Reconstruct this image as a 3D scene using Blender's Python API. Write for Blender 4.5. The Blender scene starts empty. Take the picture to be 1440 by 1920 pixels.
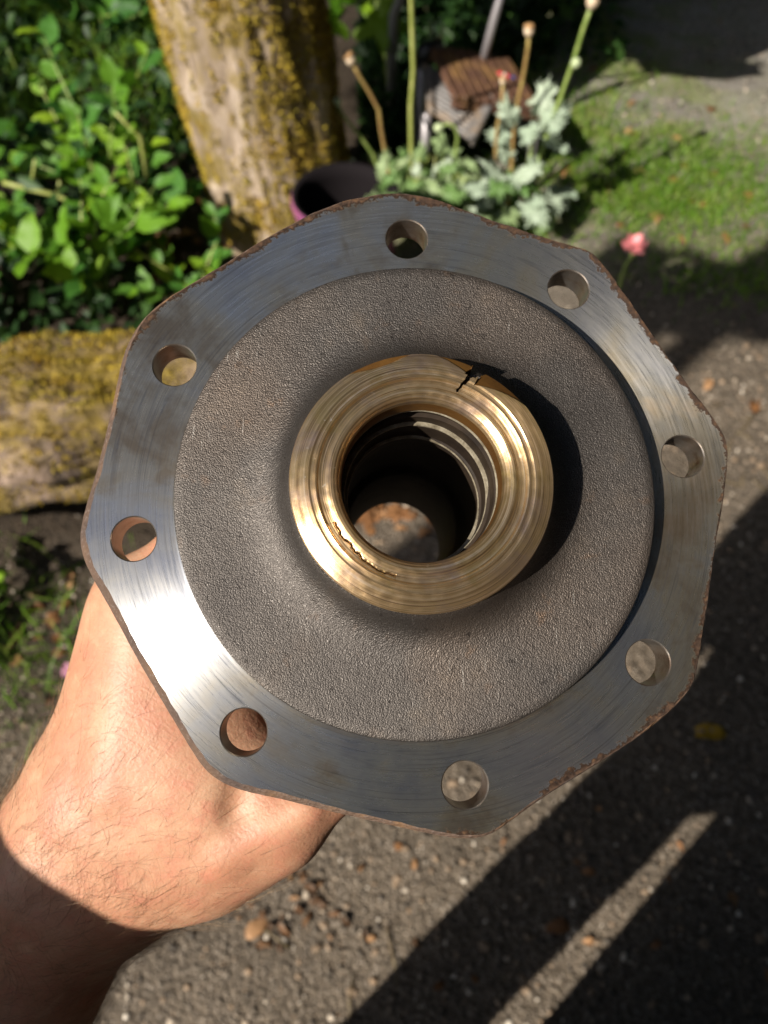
import bpy, bmesh, math, random
import numpy as np
from mathutils import Vector, Matrix, noise as mnoise

sc = bpy.context.scene
COL = sc.collection
rnd = random.Random(7)
R = math.radians

# ------------------------------------------------------------------ camera, sky, sun, exposure
PITCH = R(57.0)
CAM = Vector((0.0, 0.0, 1.5))
RIGHT = Vector((1, 0, 0))
UP = Vector((0, math.sin(PITCH), math.cos(PITCH)))
BACK = Vector((0, -math.cos(PITCH), math.sin(PITCH)))
cd = bpy.data.cameras.new('camera')
cd.sensor_fit = 'VERTICAL'; cd.sensor_height = 24.0; cd.sensor_width = 18.0
cd.lens = 24.0 * 1442.0 / 1920.0
cd.clip_start = 0.01; cd.clip_end = 400.0
cd.dof.use_dof = True; cd.dof.focus_distance = 0.207; cd.dof.aperture_fstop = 8.6
cam = bpy.data.objects.new('camera', cd); COL.objects.link(cam)
cam.location = CAM; cam.rotation_euler = (R(90.0) - PITCH, 0, 0)
sc.camera = cam

SUN = Vector((-0.577, -0.517, 0.631)).normalized()
world = bpy.data.worlds.new('World'); sc.world = world; world.use_nodes = True
wn = world.node_tree.nodes; wl = world.node_tree.links; wn.clear()
sky = wn.new('ShaderNodeTexSky'); sky.sky_type = 'NISHITA'; sky.sun_disc = False
sky.sun_elevation = math.asin(SUN.z); sky.sun_rotation = math.atan2(SUN.x, SUN.y)
bgn = wn.new('ShaderNodeBackground'); bgn.inputs['Strength'].default_value = 0.08
sky.air_density = 1.0; sky.dust_density = 1.2; sky.ozone_density = 0.6
won = wn.new('ShaderNodeOutputWorld')
wl.new(sky.outputs[0], bgn.inputs[0]); wl.new(bgn.outputs[0], won.inputs[0])
sl = bpy.data.lights.new('sun', 'SUN'); sl.energy = 5.0; sl.angle = R(0.53); sl.color = (1.0, 0.93, 0.82)
so = bpy.data.objects.new('sun', sl); COL.objects.link(so)
so.rotation_euler = SUN.to_track_quat('Z', 'Y').to_euler(); so.location = (-6, -6, 8)
vs = sc.view_settings
vs.view_transform = 'Standard'; vs.look = 'None'; vs.gamma = 1.0; vs.use_curve_mapping = False; vs.exposure = 0.72
sc.cycles.use_denoising = True
sc.cycles.max_bounces = 8; sc.cycles.caustics_reflective = False; sc.cycles.caustics_refractive = False

# ------------------------------------------------------------------ helpers
FPX = 1442.0
def cam_pt(px, py, d):                      # a point d metres deep along the view axis
    return CAM + RIGHT * ((px - 720) / FPX * d) + UP * (-(py - 960) / FPX * d) - BACK * d
def ground(px, py, z=0.0):                  # where the line of sight meets the height z
    v = RIGHT * ((px - 720) / FPX) + UP * (-(py - 960) / FPX) - BACK
    return CAM + v * ((z - CAM.z) / v.z)
def above(px, py, y):                       # point on the line of sight at world depth y
    v = RIGHT * ((px - 720) / FPX) + UP * (-(py - 960) / FPX) - BACK
    return CAM + v * (y / v.y)

def tag(o, label=None, cat=None, group=None, kind=None):
    if label: o['label'] = label
    if cat: o['category'] = cat
    if group: o['group'] = group
    if kind: o['kind'] = kind
    return o
def empty(name, loc, rot=None):
    o = bpy.data.objects.new(name, None); COL.objects.link(o); o.location = loc
    o.empty_display_size = 0.05
    if rot is not None: o.rotation_euler = rot
    return o
def link(name, me, mat=None, parent=None, smooth=True):
    o = bpy.data.objects.new(name, me); COL.objects.link(o)
    if mat is not None:
        me.materials.clear()
        for m in (mat if isinstance(mat, (list, tuple)) else [mat]): me.materials.append(m)
    if parent is not None: o.parent = parent
    if smooth and len(me.polygons): me.polygons.foreach_set('use_smooth', [True] * len(me.polygons))
    return o
def pydata(name, V, F):
    me = bpy.data.meshes.new(name); me.from_pydata([tuple(v) for v in V], [], [tuple(f) for f in F]); me.update(); return me
def npmesh(name, V, T):                      # V (n,3), T (m,k) equal sided faces
    V = np.asarray(V, np.float32); T = np.asarray(T, np.int32); k = T.shape[1]
    me = bpy.data.meshes.new(name)
    me.vertices.add(len(V)); me.vertices.foreach_set('co', V.ravel())
    me.loops.add(T.size); me.loops.foreach_set('vertex_index', T.ravel())
    me.polygons.add(len(T)); me.polygons.foreach_set('loop_start', np.arange(0, T.size, k, dtype=np.int32))
    me.update(calc_edges=True); me.validate(); return me
def bake(o):                                # evaluated mesh of an object with modifiers
    dg = bpy.context.evaluated_depsgraph_get(); dg.update()
    me = bpy.data.meshes.new_from_object(o.evaluated_get(dg)); return me
def drop(o):
    me = o.data; bpy.data.objects.remove(o); 
    if me and me.users == 0: bpy.data.meshes.remove(me)

def tube_mesh(V, F, pts, radii, seg=8, cap=True):
    base = len(V); pts = [Vector(p) for p in pts]
    n = len(pts); prev = None
    for i, p in enumerate(pts):
        t = (pts[min(i + 1, n - 1)] - pts[max(i - 1, 0)]).normalized()
        if prev is None:
            a = Vector((0, 0, 1)) if abs(t.z) < 0.9 else Vector((1, 0, 0)); x = t.cross(a).normalized()
        else:
            x = (prev - t * prev.dot(t)).normalized()
        prev = x; y = t.cross(x)
        for k in range(seg):
            a = 2 * math.pi * k / seg; V.append(p + (x * math.cos(a) + y * math.sin(a)) * radii[i])
    for i in range(n - 1):
        for k in range(seg):
            a = base + i * seg + k; b = base + i * seg + (k + 1) % seg
            F.append((a, b, b + seg, a + seg))
    if cap:
        F.append(tuple(base + k for k in reversed(range(seg)))); F.append(tuple(base + (n - 1) * seg + k for k in range(seg)))
def box(V, F, c, s, rot=None, bevel=0.0):
    b = len(V); M = rot if rot is not None else Matrix.Identity(3)
    for dz in (-1, 1):
        for dx, dy in ((-1, -1), (1, -1), (1, 1), (-1, 1)):
            V.append(Vector(c) + M @ Vector((dx * s[0] / 2, dy * s[1] / 2, dz * s[2] / 2)))
    F += [(b + 3, b + 2, b + 1, b), (b + 4, b + 5, b + 6, b + 7)] + [(b + i, b + (i + 1) % 4, b + 4 + (i + 1) % 4, b + 4 + i) for i in range(4)]

# ------------------------------------------------------------------ material helpers
class NT:
    def __init__(s, name):
        s.m = bpy.data.materials.new(name); s.m.use_nodes = True; s.t = s.m.node_tree
        s.n = s.t.nodes; s.b = s.n['Principled BSDF']; s.out = s.n['Material Output']
    def add(s, typ, **kw):
        n = s.n.new('ShaderNode' + typ)
        for k, v in kw.items(): setattr(n, k, v)
        return n
    def lk(s, a, b): s.t.links.new(a, b)
    def co(s, kind='Object'): return s.add('TexCoord').outputs[kind]
    def noise(s, vec, scale, detail=4, rough=0.6, dist=0.0, out='Fac'):
        n = s.add('TexNoise'); n.inputs['Scale'].default_value = scale; n.inputs['Detail'].default_value = detail
        n.inputs['Roughness'].default_value = rough; n.inputs['Distortion'].default_value = dist
        if vec is not None: s.lk(vec, n.inputs['Vector'])
        return n.outputs[out]
    def voro(s, vec, scale, feature='F1', out='Distance', rand=1.0):
        n = s.add('TexVoronoi', feature=feature); n.inputs['Scale'].default_value = scale
        n.inputs['Randomness'].default_value = rand
        if vec is not None: s.lk(vec, n.inputs['Vector'])
        return n.outputs[out]
    def ramp(s, fac, stops, interp='LINEAR'):
        n = s.add('ValToRGB'); r = n.color_ramp; r.interpolation = interp
        while len(r.elements) < len(stops): r.elements.new(0.5)
        for e, (p, c) in zip(r.elements, stops):
            e.position = p; e.color = (*c, 1) if len(c) == 3 else c
        s.lk(fac, n.inputs['Fac']); return n.outputs['Color']
    def mix(s, fac, a, b, mode='MIX'):
        n = s.add('Mix', data_type='RGBA', blend_type=mode)
        for i, v in ((0, fac), (6, a), (7, b)):
            if isinstance(v, (int, float)): n.inputs[i].default_value = v
            elif isinstance(v, (tuple, list)): n.inputs[i].default_value = (*v, 1)
            else: s.lk(v, n.inputs[i])
        return n.outputs[2]
    def math(s, op, a, b=0.0, clamp=False):
        n = s.add('Math', operation=op); n.use_clamp = clamp
        for i, v in ((0, a), (1, b)):
            if isinstance(v, (int, float)): n.inputs[i].default_value = v
            else: s.lk(v, n.inputs[i])
        return n.outputs[0]
    def rng(s, v, a, b, c, d):
        n = s.add('MapRange'); s.lk(v, n.inputs[0])
        for i, x in enumerate((a, b, c, d)): n.inputs[i + 1].default_value = x
        return n.outputs[0]
    def scale(s, vec, sx, sy, sz):
        n = s.add('Mapping'); n.inputs['Scale'].default_value = (sx, sy, sz); s.lk(vec, n.inputs['Vector']); return n.outputs[0]
    def bump(s, h, strength=0.5, dist=0.001, normal=None):
        n = s.add('Bump'); n.inputs['Strength'].default_value = strength; n.inputs['Distance'].default_value = dist
        s.lk(h, n.inputs['Height'])
        if normal is not None: s.lk(normal, n.inputs['Normal'])
        return n.outputs[0]
    def set(s, **kw):
        for k, v in kw.items():
            i = s.b.inputs[k.replace('_', ' ')]
            if hasattr(v, 'is_linked'): s.lk(v, i)
            elif isinstance(v, tuple): i.default_value = (*v, 1) if (len(v) == 3 and i.type == 'RGBA') else v
            else: i.default_value = v
        return s
    def polar(s, stretch=5.0):
        """radius, unit-circle based 'along the turning marks' vector and radial tangent of a turned part"""
        c = s.co('Object'); sep = s.add('SeparateXYZ'); s.lk(c, sep.inputs[0])
        x, y, z = sep.outputs
        r = s.math('SQRT', s.math('ADD', s.math('MULTIPLY', x, x), s.math('MULTIPLY', y, y)))
        a = s.math('ARCTAN2', y, x)
        cmb = s.add('CombineXYZ'); s.lk(x, cmb.inputs[0]); s.lk(y, cmb.inputs[1])
        vt = s.add('VectorTransform', vector_type='VECTOR', convert_from='OBJECT', convert_to='WORLD'); s.lk(cmb.outputs[0], vt.inputs[0])
        nm = s.add('VectorMath', operation='NORMALIZE'); s.lk(vt.outputs[0], nm.inputs[0])
        # streak coordinates: fine across the radius, long around the turn (cos/sin keeps it seamless)
        ca, sa = s.math('COSINE', a), s.math('SINE', a)
        st = s.add('CombineXYZ'); s.lk(s.math('MULTIPLY', r, 1000.0), st.inputs[0]); s.lk(s.math('MULTIPLY', ca, stretch), st.inputs[1]); s.lk(s.math('MULTIPLY', sa, stretch), st.inputs[2])
        return c, r, a, z, nm.outputs[0], st.outputs[0]

# ------------------------------------------------------------------ metal materials
def steel_face():
    m = NT('machined steel'); c, r, a, z, rad, st = m.polar(3.2)
    big = m.noise(c, 20, 5, 0.62, 0.6); mid = m.noise(c, 85, 5, 0.65, 0.3); fine = m.noise(c, 620, 3, 0.6)
    streak = m.noise(st, 1.6, 4, 0.7); streak2 = m.noise(m.scale(st, 0.45, 1.3, 1.3), 1.0, 4, 0.65); streak3 = m.noise(m.scale(st, 2.2, .7, .7), 1.0, 2, 0.6)
    base = m.ramp(big, [(0.32, (0.30, 0.31, 0.35)), (0.45, (0.43, 0.42, 0.40)), (0.56, (0.47, 0.41, 0.31)), (0.70, (0.33, 0.265, 0.18))])
    base = m.mix(m.rng(streak, 0.40, 0.68, 0.0, 0.55), base, (0.26, 0.245, 0.235))
    base = m.mix(m.rng(streak2, 0.56, 0.74, 0.0, 0.5), base, (0.10, 0.115, 0.145))
    base = m.mix(m.rng(streak3, 0.56, 0.70, 0.0, 0.5), base, (0.16, 0.155, 0.15))
    stain = m.rng(m.math('MULTIPLY', mid, m.rng(big, 0.35, 0.6, 0.7, 1.25)), 0.54, 0.74, 0.0, 0.45)
    base = m.mix(stain, base, (0.16, 0.10, 0.055))
    edge = m.add('Attribute', attribute_name='edge', attribute_type='GEOMETRY').outputs['Fac']
    rust = m.rng(m.math('ADD', edge, m.math('ADD', m.math('MULTIPLY', m.math('SUBTRACT', mid, 0.5), 1.2), m.math('MULTIPLY', m.math('SUBTRACT', fine, 0.5), 0.7))), 0.50, 0.85, 0.0, 1.0)
    rcol = m.ramp(fine, [(0.3, (0.030, 0.020, 0.015)), (0.55, (0.062, 0.037, 0.025)), (0.75, (0.11, 0.062, 0.033))])
    base = m.mix(m.math('MULTIPLY', rust, 4.0, True), base, rcol)
    rough = m.math('ADD', m.rng(streak, 0.3, 0.7, 0.24, 0.36), m.math('MULTIPLY', stain, 0.15))
    inv = m.math('SUBTRACT', 1.0, rust); rough = m.math('ADD', m.math('MULTIPLY', rough, inv), m.math('MULTIPLY', rust, 0.9))
    metal = m.math('MULTIPLY', inv, 0.92)
    h = m.math('ADD', m.math('MULTIPLY', streak, 0.55), m.math('MULTIPLY', m.math('MULTIPLY', fine, rust), 1.6))
    m.set(Specular_IOR_Level=m.math('SUBTRACT', 0.5, m.math('MULTIPLY', rust, 0.46)), Base_Color=base, Roughness=rough, Metallic=metal, Anisotropic=m.math('MULTIPLY', m.math('SUBTRACT', 1.0, rust), 0.86), Tangent=rad, Normal=m.bump(h, 0.12, 0.0003))
    return m.m
def steel_cast():
    m = NT('cast iron'); c, r, a, z, rad, st = m.polar()
    v = m.voro(c, 2300); f = m.noise(c, 3000, 3, 0.65); lo = m.noise(c, 700, 3, 0.6); n2 = m.noise(c, 55, 5, 0.68); n3 = m.noise(c, 18, 3, 0.5)
    h = m.math('ADD', m.math('ADD', m.math('MULTIPLY', v, -0.8), m.math('MULTIPLY', f, 1.0)), m.math('MULTIPLY', lo, 1.0))
    base = m.ramp(n2, [(0.3, (0.058, 0.051, 0.047)), (0.6, (0.082, 0.072, 0.065)), (0.8, (0.105, 0.086, 0.070))])
    base = m.mix(m.rng(n3, 0.5, 0.75, 0.0, 0.45), base, (0.15, 0.105, 0.075))
    spot = m.math('MULTIPLY', m.rng(m.noise(c, 130, 4, 0.6), 0.62, 0.74, 0.0, 0.3), m.rng(n3, 0.45, 0.6, 0.2, 1.0)); base = m.mix(spot, base, (0.21, 0.11, 0.05))
    base = m.mix(m.rng(f, 0.58, 0.72, 0.0, 0.6), base, (0.42, 0.39, 0.36))
    pit = m.rng(m.noise(c, 420, 2, 0.5), 0.34, 0.26, 0.0, 0.6); base = m.mix(pit, base, (0.02, 0.016, 0.014))
    scr = m.noise(m.scale(c, 1500, 90, 90), 1.0, 2, 0.5); base = m.mix(m.math('MULTIPLY', m.rng(scr, 0.70, 0.76, 0.0, 0.5), m.rng(n3, 0.5, 0.6, 0.0, 1.0)), base, (0.4, 0.38, 0.35))
    m.set(Base_Color=base, Metallic=0.75, Roughness=m.rng(f, 0.3, 0.7, 0.52, 0.40), Normal=m.bump(m.math('ADD', m.math('MULTIPLY', h, m.rng(n3, 0.35, 0.65, 0.75, 1.15)), m.math('MULTIPLY', n2, 1.2)), 0.55, 0.00034))
    return m.m
def steel_rim():
    m = NT('rusty cast edge'); c = m.co()
    v = m.voro(c, 600); f = m.noise(c, 900, 4, 0.6); n2 = m.noise(c, 60, 4, 0.6)
    base = m.ramp(n2, [(0.3, (0.07, 0.052, 0.046)), (0.55, (0.12, 0.078, 0.056)), (0.75, (0.21, 0.115, 0.05))])
    base = m.mix(m.rng(f, 0.55, 0.75, 0.0, 0.5), base, (0.25, 0.21, 0.19))
    m.set(Base_Color=base, Metallic=0.0, Roughness=0.8, Specular_IOR_Level=0.08, Normal=m.bump(m.math('ADD', v, f), 0.8, 0.0005)); return m.m
def steel_bore():
    m = NT('drilled steel'); c = m.co(); f = m.noise(m.scale(c, 60, 60, 1500), 1.0, 4, 0.65); n2 = m.noise(c, 160, 4, 0.6)
    base = m.ramp(n2, [(0.35, (0.33, 0.31, 0.29)), (0.6, (0.24, 0.19, 0.15)), (0.75, (0.12, 0.06, 0.035))])
    m.set(Base_Color=base, Metallic=0.9, Roughness=0.36, Normal=m.bump(f, 0.4, 0.0003)); return m.m
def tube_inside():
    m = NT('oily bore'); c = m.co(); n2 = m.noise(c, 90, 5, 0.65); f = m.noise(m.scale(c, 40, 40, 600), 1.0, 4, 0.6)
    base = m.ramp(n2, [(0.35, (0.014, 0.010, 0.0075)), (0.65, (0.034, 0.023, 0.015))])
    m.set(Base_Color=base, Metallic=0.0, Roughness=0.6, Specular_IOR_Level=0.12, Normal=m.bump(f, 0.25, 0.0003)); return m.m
def lip_steel():
    m = NT('grimy lip steel'); c = m.co(); n = m.noise(c, 300, 5, 0.65); f = m.noise(c, 1200, 2)
    base = m.ramp(n, [(0.3, (0.10, 0.08, 0.05)), (0.5, (0.24, 0.205, 0.145)), (0.7, (0.38, 0.34, 0.26))])
    m.set(Base_Color=base, Metallic=0.3, Roughness=0.6, Normal=m.bump(f, 0.4, 0.0003)); return m.m
def bronze(name='turned bronze', worn=False):
    m = NT(name); c, r, a, z, rad, st = m.polar(1.6)
    s1 = m.noise(m.scale(st, 2.6, .35, .35), 1.0, 4, 0.72); s2 = m.noise(m.scale(st, 2.4, 0.5, 0.5), 1.0, 3, 0.6); n2 = m.noise(c, 70, 5, 0.65, 0.4); f = m.noise(c, 900, 3)
    fl = m.voro(m.scale(c, 1, 1, 0.3), 420)
    if worn:
        base = m.ramp(n2, [(0.3, (0.22, 0.10, 0.03)), (0.6, (0.34, 0.165, 0.045)), (0.8, (0.18, 0.09, 0.045))])
        m.set(Base_Color=base, Metallic=0.8, Roughness=0.42, Normal=m.bump(f, 0.25, 0.0003)); return m.m
    base = m.ramp(s1, [(0.34, (0.17, 0.10, 0.05)), (0.43, (0.44, 0.29, 0.145)), (0.54, (0.68, 0.465, 0.24)), (0.66, (0.86, 0.65, 0.43))])
    base = m.mix(m.rng(n2, 0.52, 0.72, 0.0, 0.7), base, (0.44, 0.31, 0.27))
    base = m.mix(m.rng(n2, 0.46, 0.30, 0.0, 0.6), base, (0.46, 0.33, 0.11))
    grime = m.rng(s2, 0.60, 0.74, 0.0, 0.65); base = m.mix(grime, base, (0.17, 0.10, 0.055))
    nick = m.rng(m.noise(m.scale(c, 1, 1, .2), 420, 2, .5), 0.70, 0.76, 0.0, .8); base = m.mix(nick, base, (0.92, 0.76, 0.55))
    rough = m.math('ADD', m.rng(s1, 0.3, 0.7, 0.40, 0.28), m.math('MULTIPLY', grime, 0.15))
    h = m.math('ADD', m.math('ADD', s1, m.math('MULTIPLY', s2, 0.6)), m.math('MULTIPLY', f, 0.25))
    m.set(Base_Color=base, Metallic=0.92, Roughness=rough, Anisotropic=0.72, Tangent=rad, Normal=m.bump(h, 0.30, 0.00025))
    return m.m
M_FACE, M_CAST, M_RIM, M_BORE, M_TUBE, M_LIP = steel_face(), steel_cast(), steel_rim(), steel_bore(), tube_inside(), lip_steel()
M_BRONZE, M_WORN = bronze(), bronze('tarnished bronze', True)
m = NT('dark crack brown'); c = m.co(); m.set(Base_Color=m.mix(m.noise(c, 500, 3), (0.02, 0.012, 0.007), (0.10, 0.05, 0.022)), Roughness=.8, Specular_IOR_Level=.1); M_CRACK = m.m  # near-black brown for the crack and the torn lip

# ------------------------------------------------------------------ the spindle (built in its own frame: z out of the face)
N_C = Vector((0.04, 0.17, 1.0)).normalized()                     # in camera axes
EX_C = Vector((0, 1, 0)).cross(N_C).normalized(); EY_C = N_C.cross(EX_C)
S_C = Vector((0, 0, -0.22)) + EX_C * 0.00891 + EY_C * 0.00423
def c2w(v): return RIGHT * v.x + UP * v.y + BACK * v.z
S_O = CAM + c2w(S_C); S_X, S_Y, S_N = c2w(EX_C), c2w(EY_C), c2w(N_C)
S_M = Matrix((S_X, S_Y, S_N)).transposed()
def face_uv(px, py, h=0.0):
    r = Vector(((px - 720) / FPX, -(py - 960) / FPX, -1.0)); t = (N_C.dot(S_C) + h) / r.dot(N_C)
    X = r * t - S_C; return (X.dot(EX_C), X.dot(EY_C))
spindle = empty('wheel_spindle', S_O); spindle.rotation_euler = S_M.to_euler()
tag(spindle, 'machined steel axle spindle with eight holed flange and bronze bushing held in the hand', 'spindle')

OUT = [(680,368),(720,362),(770,363),(820,374),(870,392),(940,417),(1010,440),(1065,457),(1102,468),(1132,495),(1181,562),(1230,634),(1280,705),(1320,758),(1348,798),(1363,828),(1366,870),(1357,950),(1344,1020),(1335,1090),(1324,1165),(1313,1230),(1305,1272),(1288,1303),(1250,1342),(1183,1394),(1100,1447),(1040,1484),(980,1525),(935,1558),(900,1572),(855,1573),(800,1564),(720,1546),(627,1525),(535,1502),(455,1484),(410,1465),(380,1440),(355,1403),(311,1330),(262,1247),(209,1150),(165,1070),(151,1032),(149,995),(160,945),(181,875),(204,780),(218,715),(229,668),(243,634),(266,598),(303,564),(350,534),(400,505),(470,462),(530,427),(590,396),(640,377)]
P2 = [Vector(face_uv(x, y, -0.0012)) for x, y in OUT]
def smooth_loop(P, n=360):
    L = len(P); Q = []
    for i in range(L):
        p0, p1, p2, p3 = P[i - 1], P[i], P[(i + 1) % L], P[(i + 2) % L]
        for k in range(8):
            t = k / 8; Q.append(0.5 * ((2 * p1) + (p2 - p0) * t + (2 * p0 - 5 * p1 + 4 * p2 - p3) * t * t + (3 * p1 - p0 - 3 * p2 + p3) * t ** 3))
    d = [0]
    for i in range(len(Q)): d.append(d[-1] + (Q[(i + 1) % len(Q)] - Q[i]).length)
    out = []; j = 0
    for k in range(n):
        s = d[-1] * k / n
        while d[j + 1] < s: j += 1
        f = (s - d[j]) / max(1e-9, d[j + 1] - d[j]); out.append(Q[j].lerp(Q[(j + 1) % len(Q)], f))
    return out
LOOP = smooth_loop(P2)
NL = len(LOOP)
NRM = []
for i in range(NL):
    t = (LOOP[(i + 2) % NL] - LOOP[i - 2]).normalized(); nn = Vector((t.y, -t.x)); 
    if nn.dot(LOOP[i]) > 0: nn = -nn
    NRM.append(nn)                                              # points inwards
PT = 0.0105
def wob(i, s, amp): 
    p = LOOP[i]; return amp * mnoise.noise(Vector((p.x * s, p.y * s, 3.1)))
V = []; F = []
def ring_of(fn):
    b = len(V)
    for i in range(NL): V.append(fn(i))
    return b
def lower_left(i):
    a = math.atan2(LOOP[i].y, LOOP[i].x); return max(0.0, math.cos(a - R(205))) ** 2
r0 = ring_of(lambda i: (*(LOOP[i] + NRM[i] * (0.0012 + 0.0013 * lower_left(i) + wob(i, 170, 0.0005) + wob(i, 700, 0.00025))), 0.0))
r1 = ring_of(lambda i: (*(LOOP[i] + NRM[i] * (0.0008 + 0.0009 * lower_left(i) + wob(i, 170, 0.0003) + wob(i, 900, 0.0001))), -0.0004))
r2 = ring_of(lambda i: (*(LOOP[i] + NRM[i] * (0.0001 + wob(i, 900, 0.0001))), -0.0020))
r3 = ring_of(lambda i: (*(LOOP[i] + NRM[i] * wob(i, 600, 0.0001)), -0.0050))
r4 = ring_of(lambda i: (*(LOOP[i] + NRM[i] * 0.0012), -PT))
for a, b in ((r0, r1), (r1, r2), (r2, r3), (r3, r4)):
    for i in range(NL): F.append((a + i, b + i, b + (i + 1) % NL, a + (i + 1) % NL))
prev = r0; TOP0 = len(F)
for k, w in enumerate((0.10, 0.22, 0.36, 0.52, 0.72, 1.0)):
    base_r = 0.040
    def inner(i, w=w):
        p = LOOP[i] + NRM[i] * 0.0013; q = LOOP[i].normalized() * base_r; return (*(p.lerp(q, w)), 0.0)
    cur = ring_of(inner)
    for i in range(NL): F.append((prev + i, cur + i, cur + (i + 1) % NL, prev + (i + 1) % NL))
    prev = cur
TOP1 = len(F)
r5 = ring_of(lambda i: (*(LOOP[i].normalized() * 0.040), -PT))
for i in range(NL): F.append((r4 + i, r5 + i, r5 + (i + 1) % NL, r4 + (i + 1) % NL)); F.append((prev + i, r5 + i, r5 + (i + 1) % NL, prev + (i + 1) % NL))
fm = pydata('flange_plate', V, F)
bm = bmesh.new(); bm.from_mesh(fm); bmesh.ops.recalc_face_normals(bm, faces=bm.faces); bm.to_mesh(fm); bm.free()
plate = link('flange_plate', fm, [M_FACE, M_RIM, M_BORE], spindle, smooth=False)
for p in fm.polygons: p.material_index = 0 if TOP0 <= p.index < TOP1 else 1
HOLES = [91.0, 53.5, 8.9, -35.9, -81.0, -126.2, -171.5, 150.6]; HR = 0.00625
V = []; F = []
prof = [(HR + 0.0030, 0.003), (HR + 0.00035, 0.00005), (HR, -0.00035), (HR, -PT - 0.002)]
for ang in HOLES:
    cx, cy = 0.0802 * math.cos(R(ang)), 0.0802 * math.sin(R(ang)); b = len(V); SG = 64
    for r, z in prof:
        for k in range(SG):
            a = 2 * math.pi * k / SG; V.append((cx + r * math.cos(a), cy + r * math.sin(a), z))
    for j in range(len(prof) - 1):
        for k in range(SG): F.append((b + j * SG + k, b + (j + 1) * SG + k, b + (j + 1) * SG + (k + 1) % SG, b + j * SG + (k + 1) % SG))
    F.append(tuple(b + k for k in range(SG))); F.append(tuple(b + 3 * SG + k for k in reversed(range(SG))))
cm = pydata('cutter', V, F); bm = bmesh.new(); bm.from_mesh(cm); bmesh.ops.recalc_face_normals(bm, faces=bm.faces); bm.to_mesh(cm); bm.free()
cut = link('cutter', cm, [M_FACE, M_RIM, M_BORE], spindle, smooth=False)
for p in cm.polygons: p.material_index = 2
bpy.context.view_layer.update()
bo = plate.modifiers.new('holes', 'BOOLEAN'); bo.operation = 'DIFFERENCE'; bo.object = cut; bo.solver = 'EXACT'
nm = bake(plate); plate.modifiers.clear(); old = plate.data; plate.data = nm; drop(cut)
bm = bmesh.new(); bm.from_mesh(nm)
bmesh.ops.triangulate(bm, faces=[f for f in bm.faces if len(f.verts) > 4])
bm.to_mesh(nm); bm.free()
LA = np.array([(p.x, p.y) for p in LOOP]); co = np.array([v.co[:] for v in nm.vertices])
dist = np.sqrt(((co[:, None, :2] - LA[None]) ** 2).sum(2)).min(1)
ang = np.arctan2(co[:, 1], co[:, 0]); wide = 0.0021 + 0.0026 * np.clip(np.cos(ang - R(110)), 0, 1) + 0.0012 * np.clip(np.cos(ang - R(-10)), 0, 1)
at = nm.attributes.new('edge', 'FLOAT', 'POINT'); at.data.foreach_set('value', np.clip(1.05 - dist / wide, 0, 1).astype(np.float32))

def lathe(profile, seg=240, fn=None):        # profile [(r, z)], outside to inside
    V = []; F = []
    for j, (r, z) in enumerate(profile):
        for k in range(seg):
            a = 2 * math.pi * k / seg; rr, zz = (r, z) if fn is None else fn(r, z, a, j)
            V.append((rr * math.cos(a), rr * math.sin(a), zz))
    for j in range(len(profile) - 1):
        for k in range(seg): F.append((j * seg + k, j * seg + (k + 1) % seg, (j + 1) * seg + (k + 1) % seg, (j + 1) * seg + k))
    return V, F
HD = 0.008
prof = [(0.0688, -0.001), (0.0688, 0.0003), (0.0672, 0.0012), (0.0670, HD - 0.0009), (0.0667, HD - 0.0003), (0.0661, HD)]
prof += [(r / 1000, HD) for r in (64, 60, 55, 51)]
prof += [(0.0470, HD + 0.0002), (0.0440, HD + 0.0007), (0.0415, HD + 0.0016), (0.0392, HD + 0.0031), (0.0372, HD + 0.0053), (0.0357, HD + 0.0085), (0.0345, HD + 0.0118), (0.0330, HD + 0.0130), (0.0245, HD + 0.0130), (0.0245, -0.012)]
V, F = lathe(prof)
hub = link('hub_face', pydata('hub_face', V, F), [M_CAST, M_FACE], spindle)
for p in hub.data.polygons: p.material_index = 1 if p.index < 3 * 240 else 0
hub.data.set_sharp_from_angle(angle=R(35))
V, F = lathe([(0.046, -PT + 0.001), (0.046, -PT - 0.002), (0.040, -PT - 0.006), (0.036, -PT - 0.016), (0.032, -PT - 0.035), (0.030, -0.07), (0.027, -0.075), (0.027, -0.112), (0.0255, -0.116), (0.0196, -0.116), (0.0200, -0.06), (0.0222, -0.055), (0.0222, -0.010), (0.0235, -0.009), (0.0235, -0.002), (0.0255, -0.001)], 128)
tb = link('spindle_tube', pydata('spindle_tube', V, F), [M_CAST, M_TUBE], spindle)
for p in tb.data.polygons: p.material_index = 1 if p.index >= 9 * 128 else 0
tb.data.set_sharp_from_angle(angle=R(35))
# bronze bushing: rounded outer lip, a step, a worn groove and a chipped notch
HB = 0.0255
key = [(0.0322, 0.0195), (0.0337, 0.0203), (0.03415, 0.0222), (0.0341, 0.0238), (0.0338, 0.02435), (0.0326, 0.02475), (0.0312, 0.02515), (0.0299, 0.0254), (0.0291, 0.02555), (0.0286, 0.02535), (0.0280, 0.02538), (0.02735, 0.02565), (0.0270, 0.0255), (0.0266, 0.0250), (0.0258, 0.02485), (0.0248, 0.02490), (0.0242, 0.02515), (0.0235, 0.02525), (0.0227, 0.0250), (0.0219, 0.0244), (0.0213, 0.0235), (0.0210, 0.0221), (0.0209, 0.0200), (0.0209, 0.0165), (0.0232, 0.0160)]
SUBP = 9
prof = [(key[j][0] + (key[j + 1][0] - key[j][0]) * q / SUBP, key[j][1] + (key[j + 1][1] - key[j][1]) * q / SUBP) for j in range(len(key) - 1) for q in range(SUBP)] + [key[-1]]
thetas = []
t = 0.0
while t < 360.0:
    thetas.append(t); t += 0.25 if 55 < t < 70 or 204 < t < 256 else 0.6
SEG = len(thetas)
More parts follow.
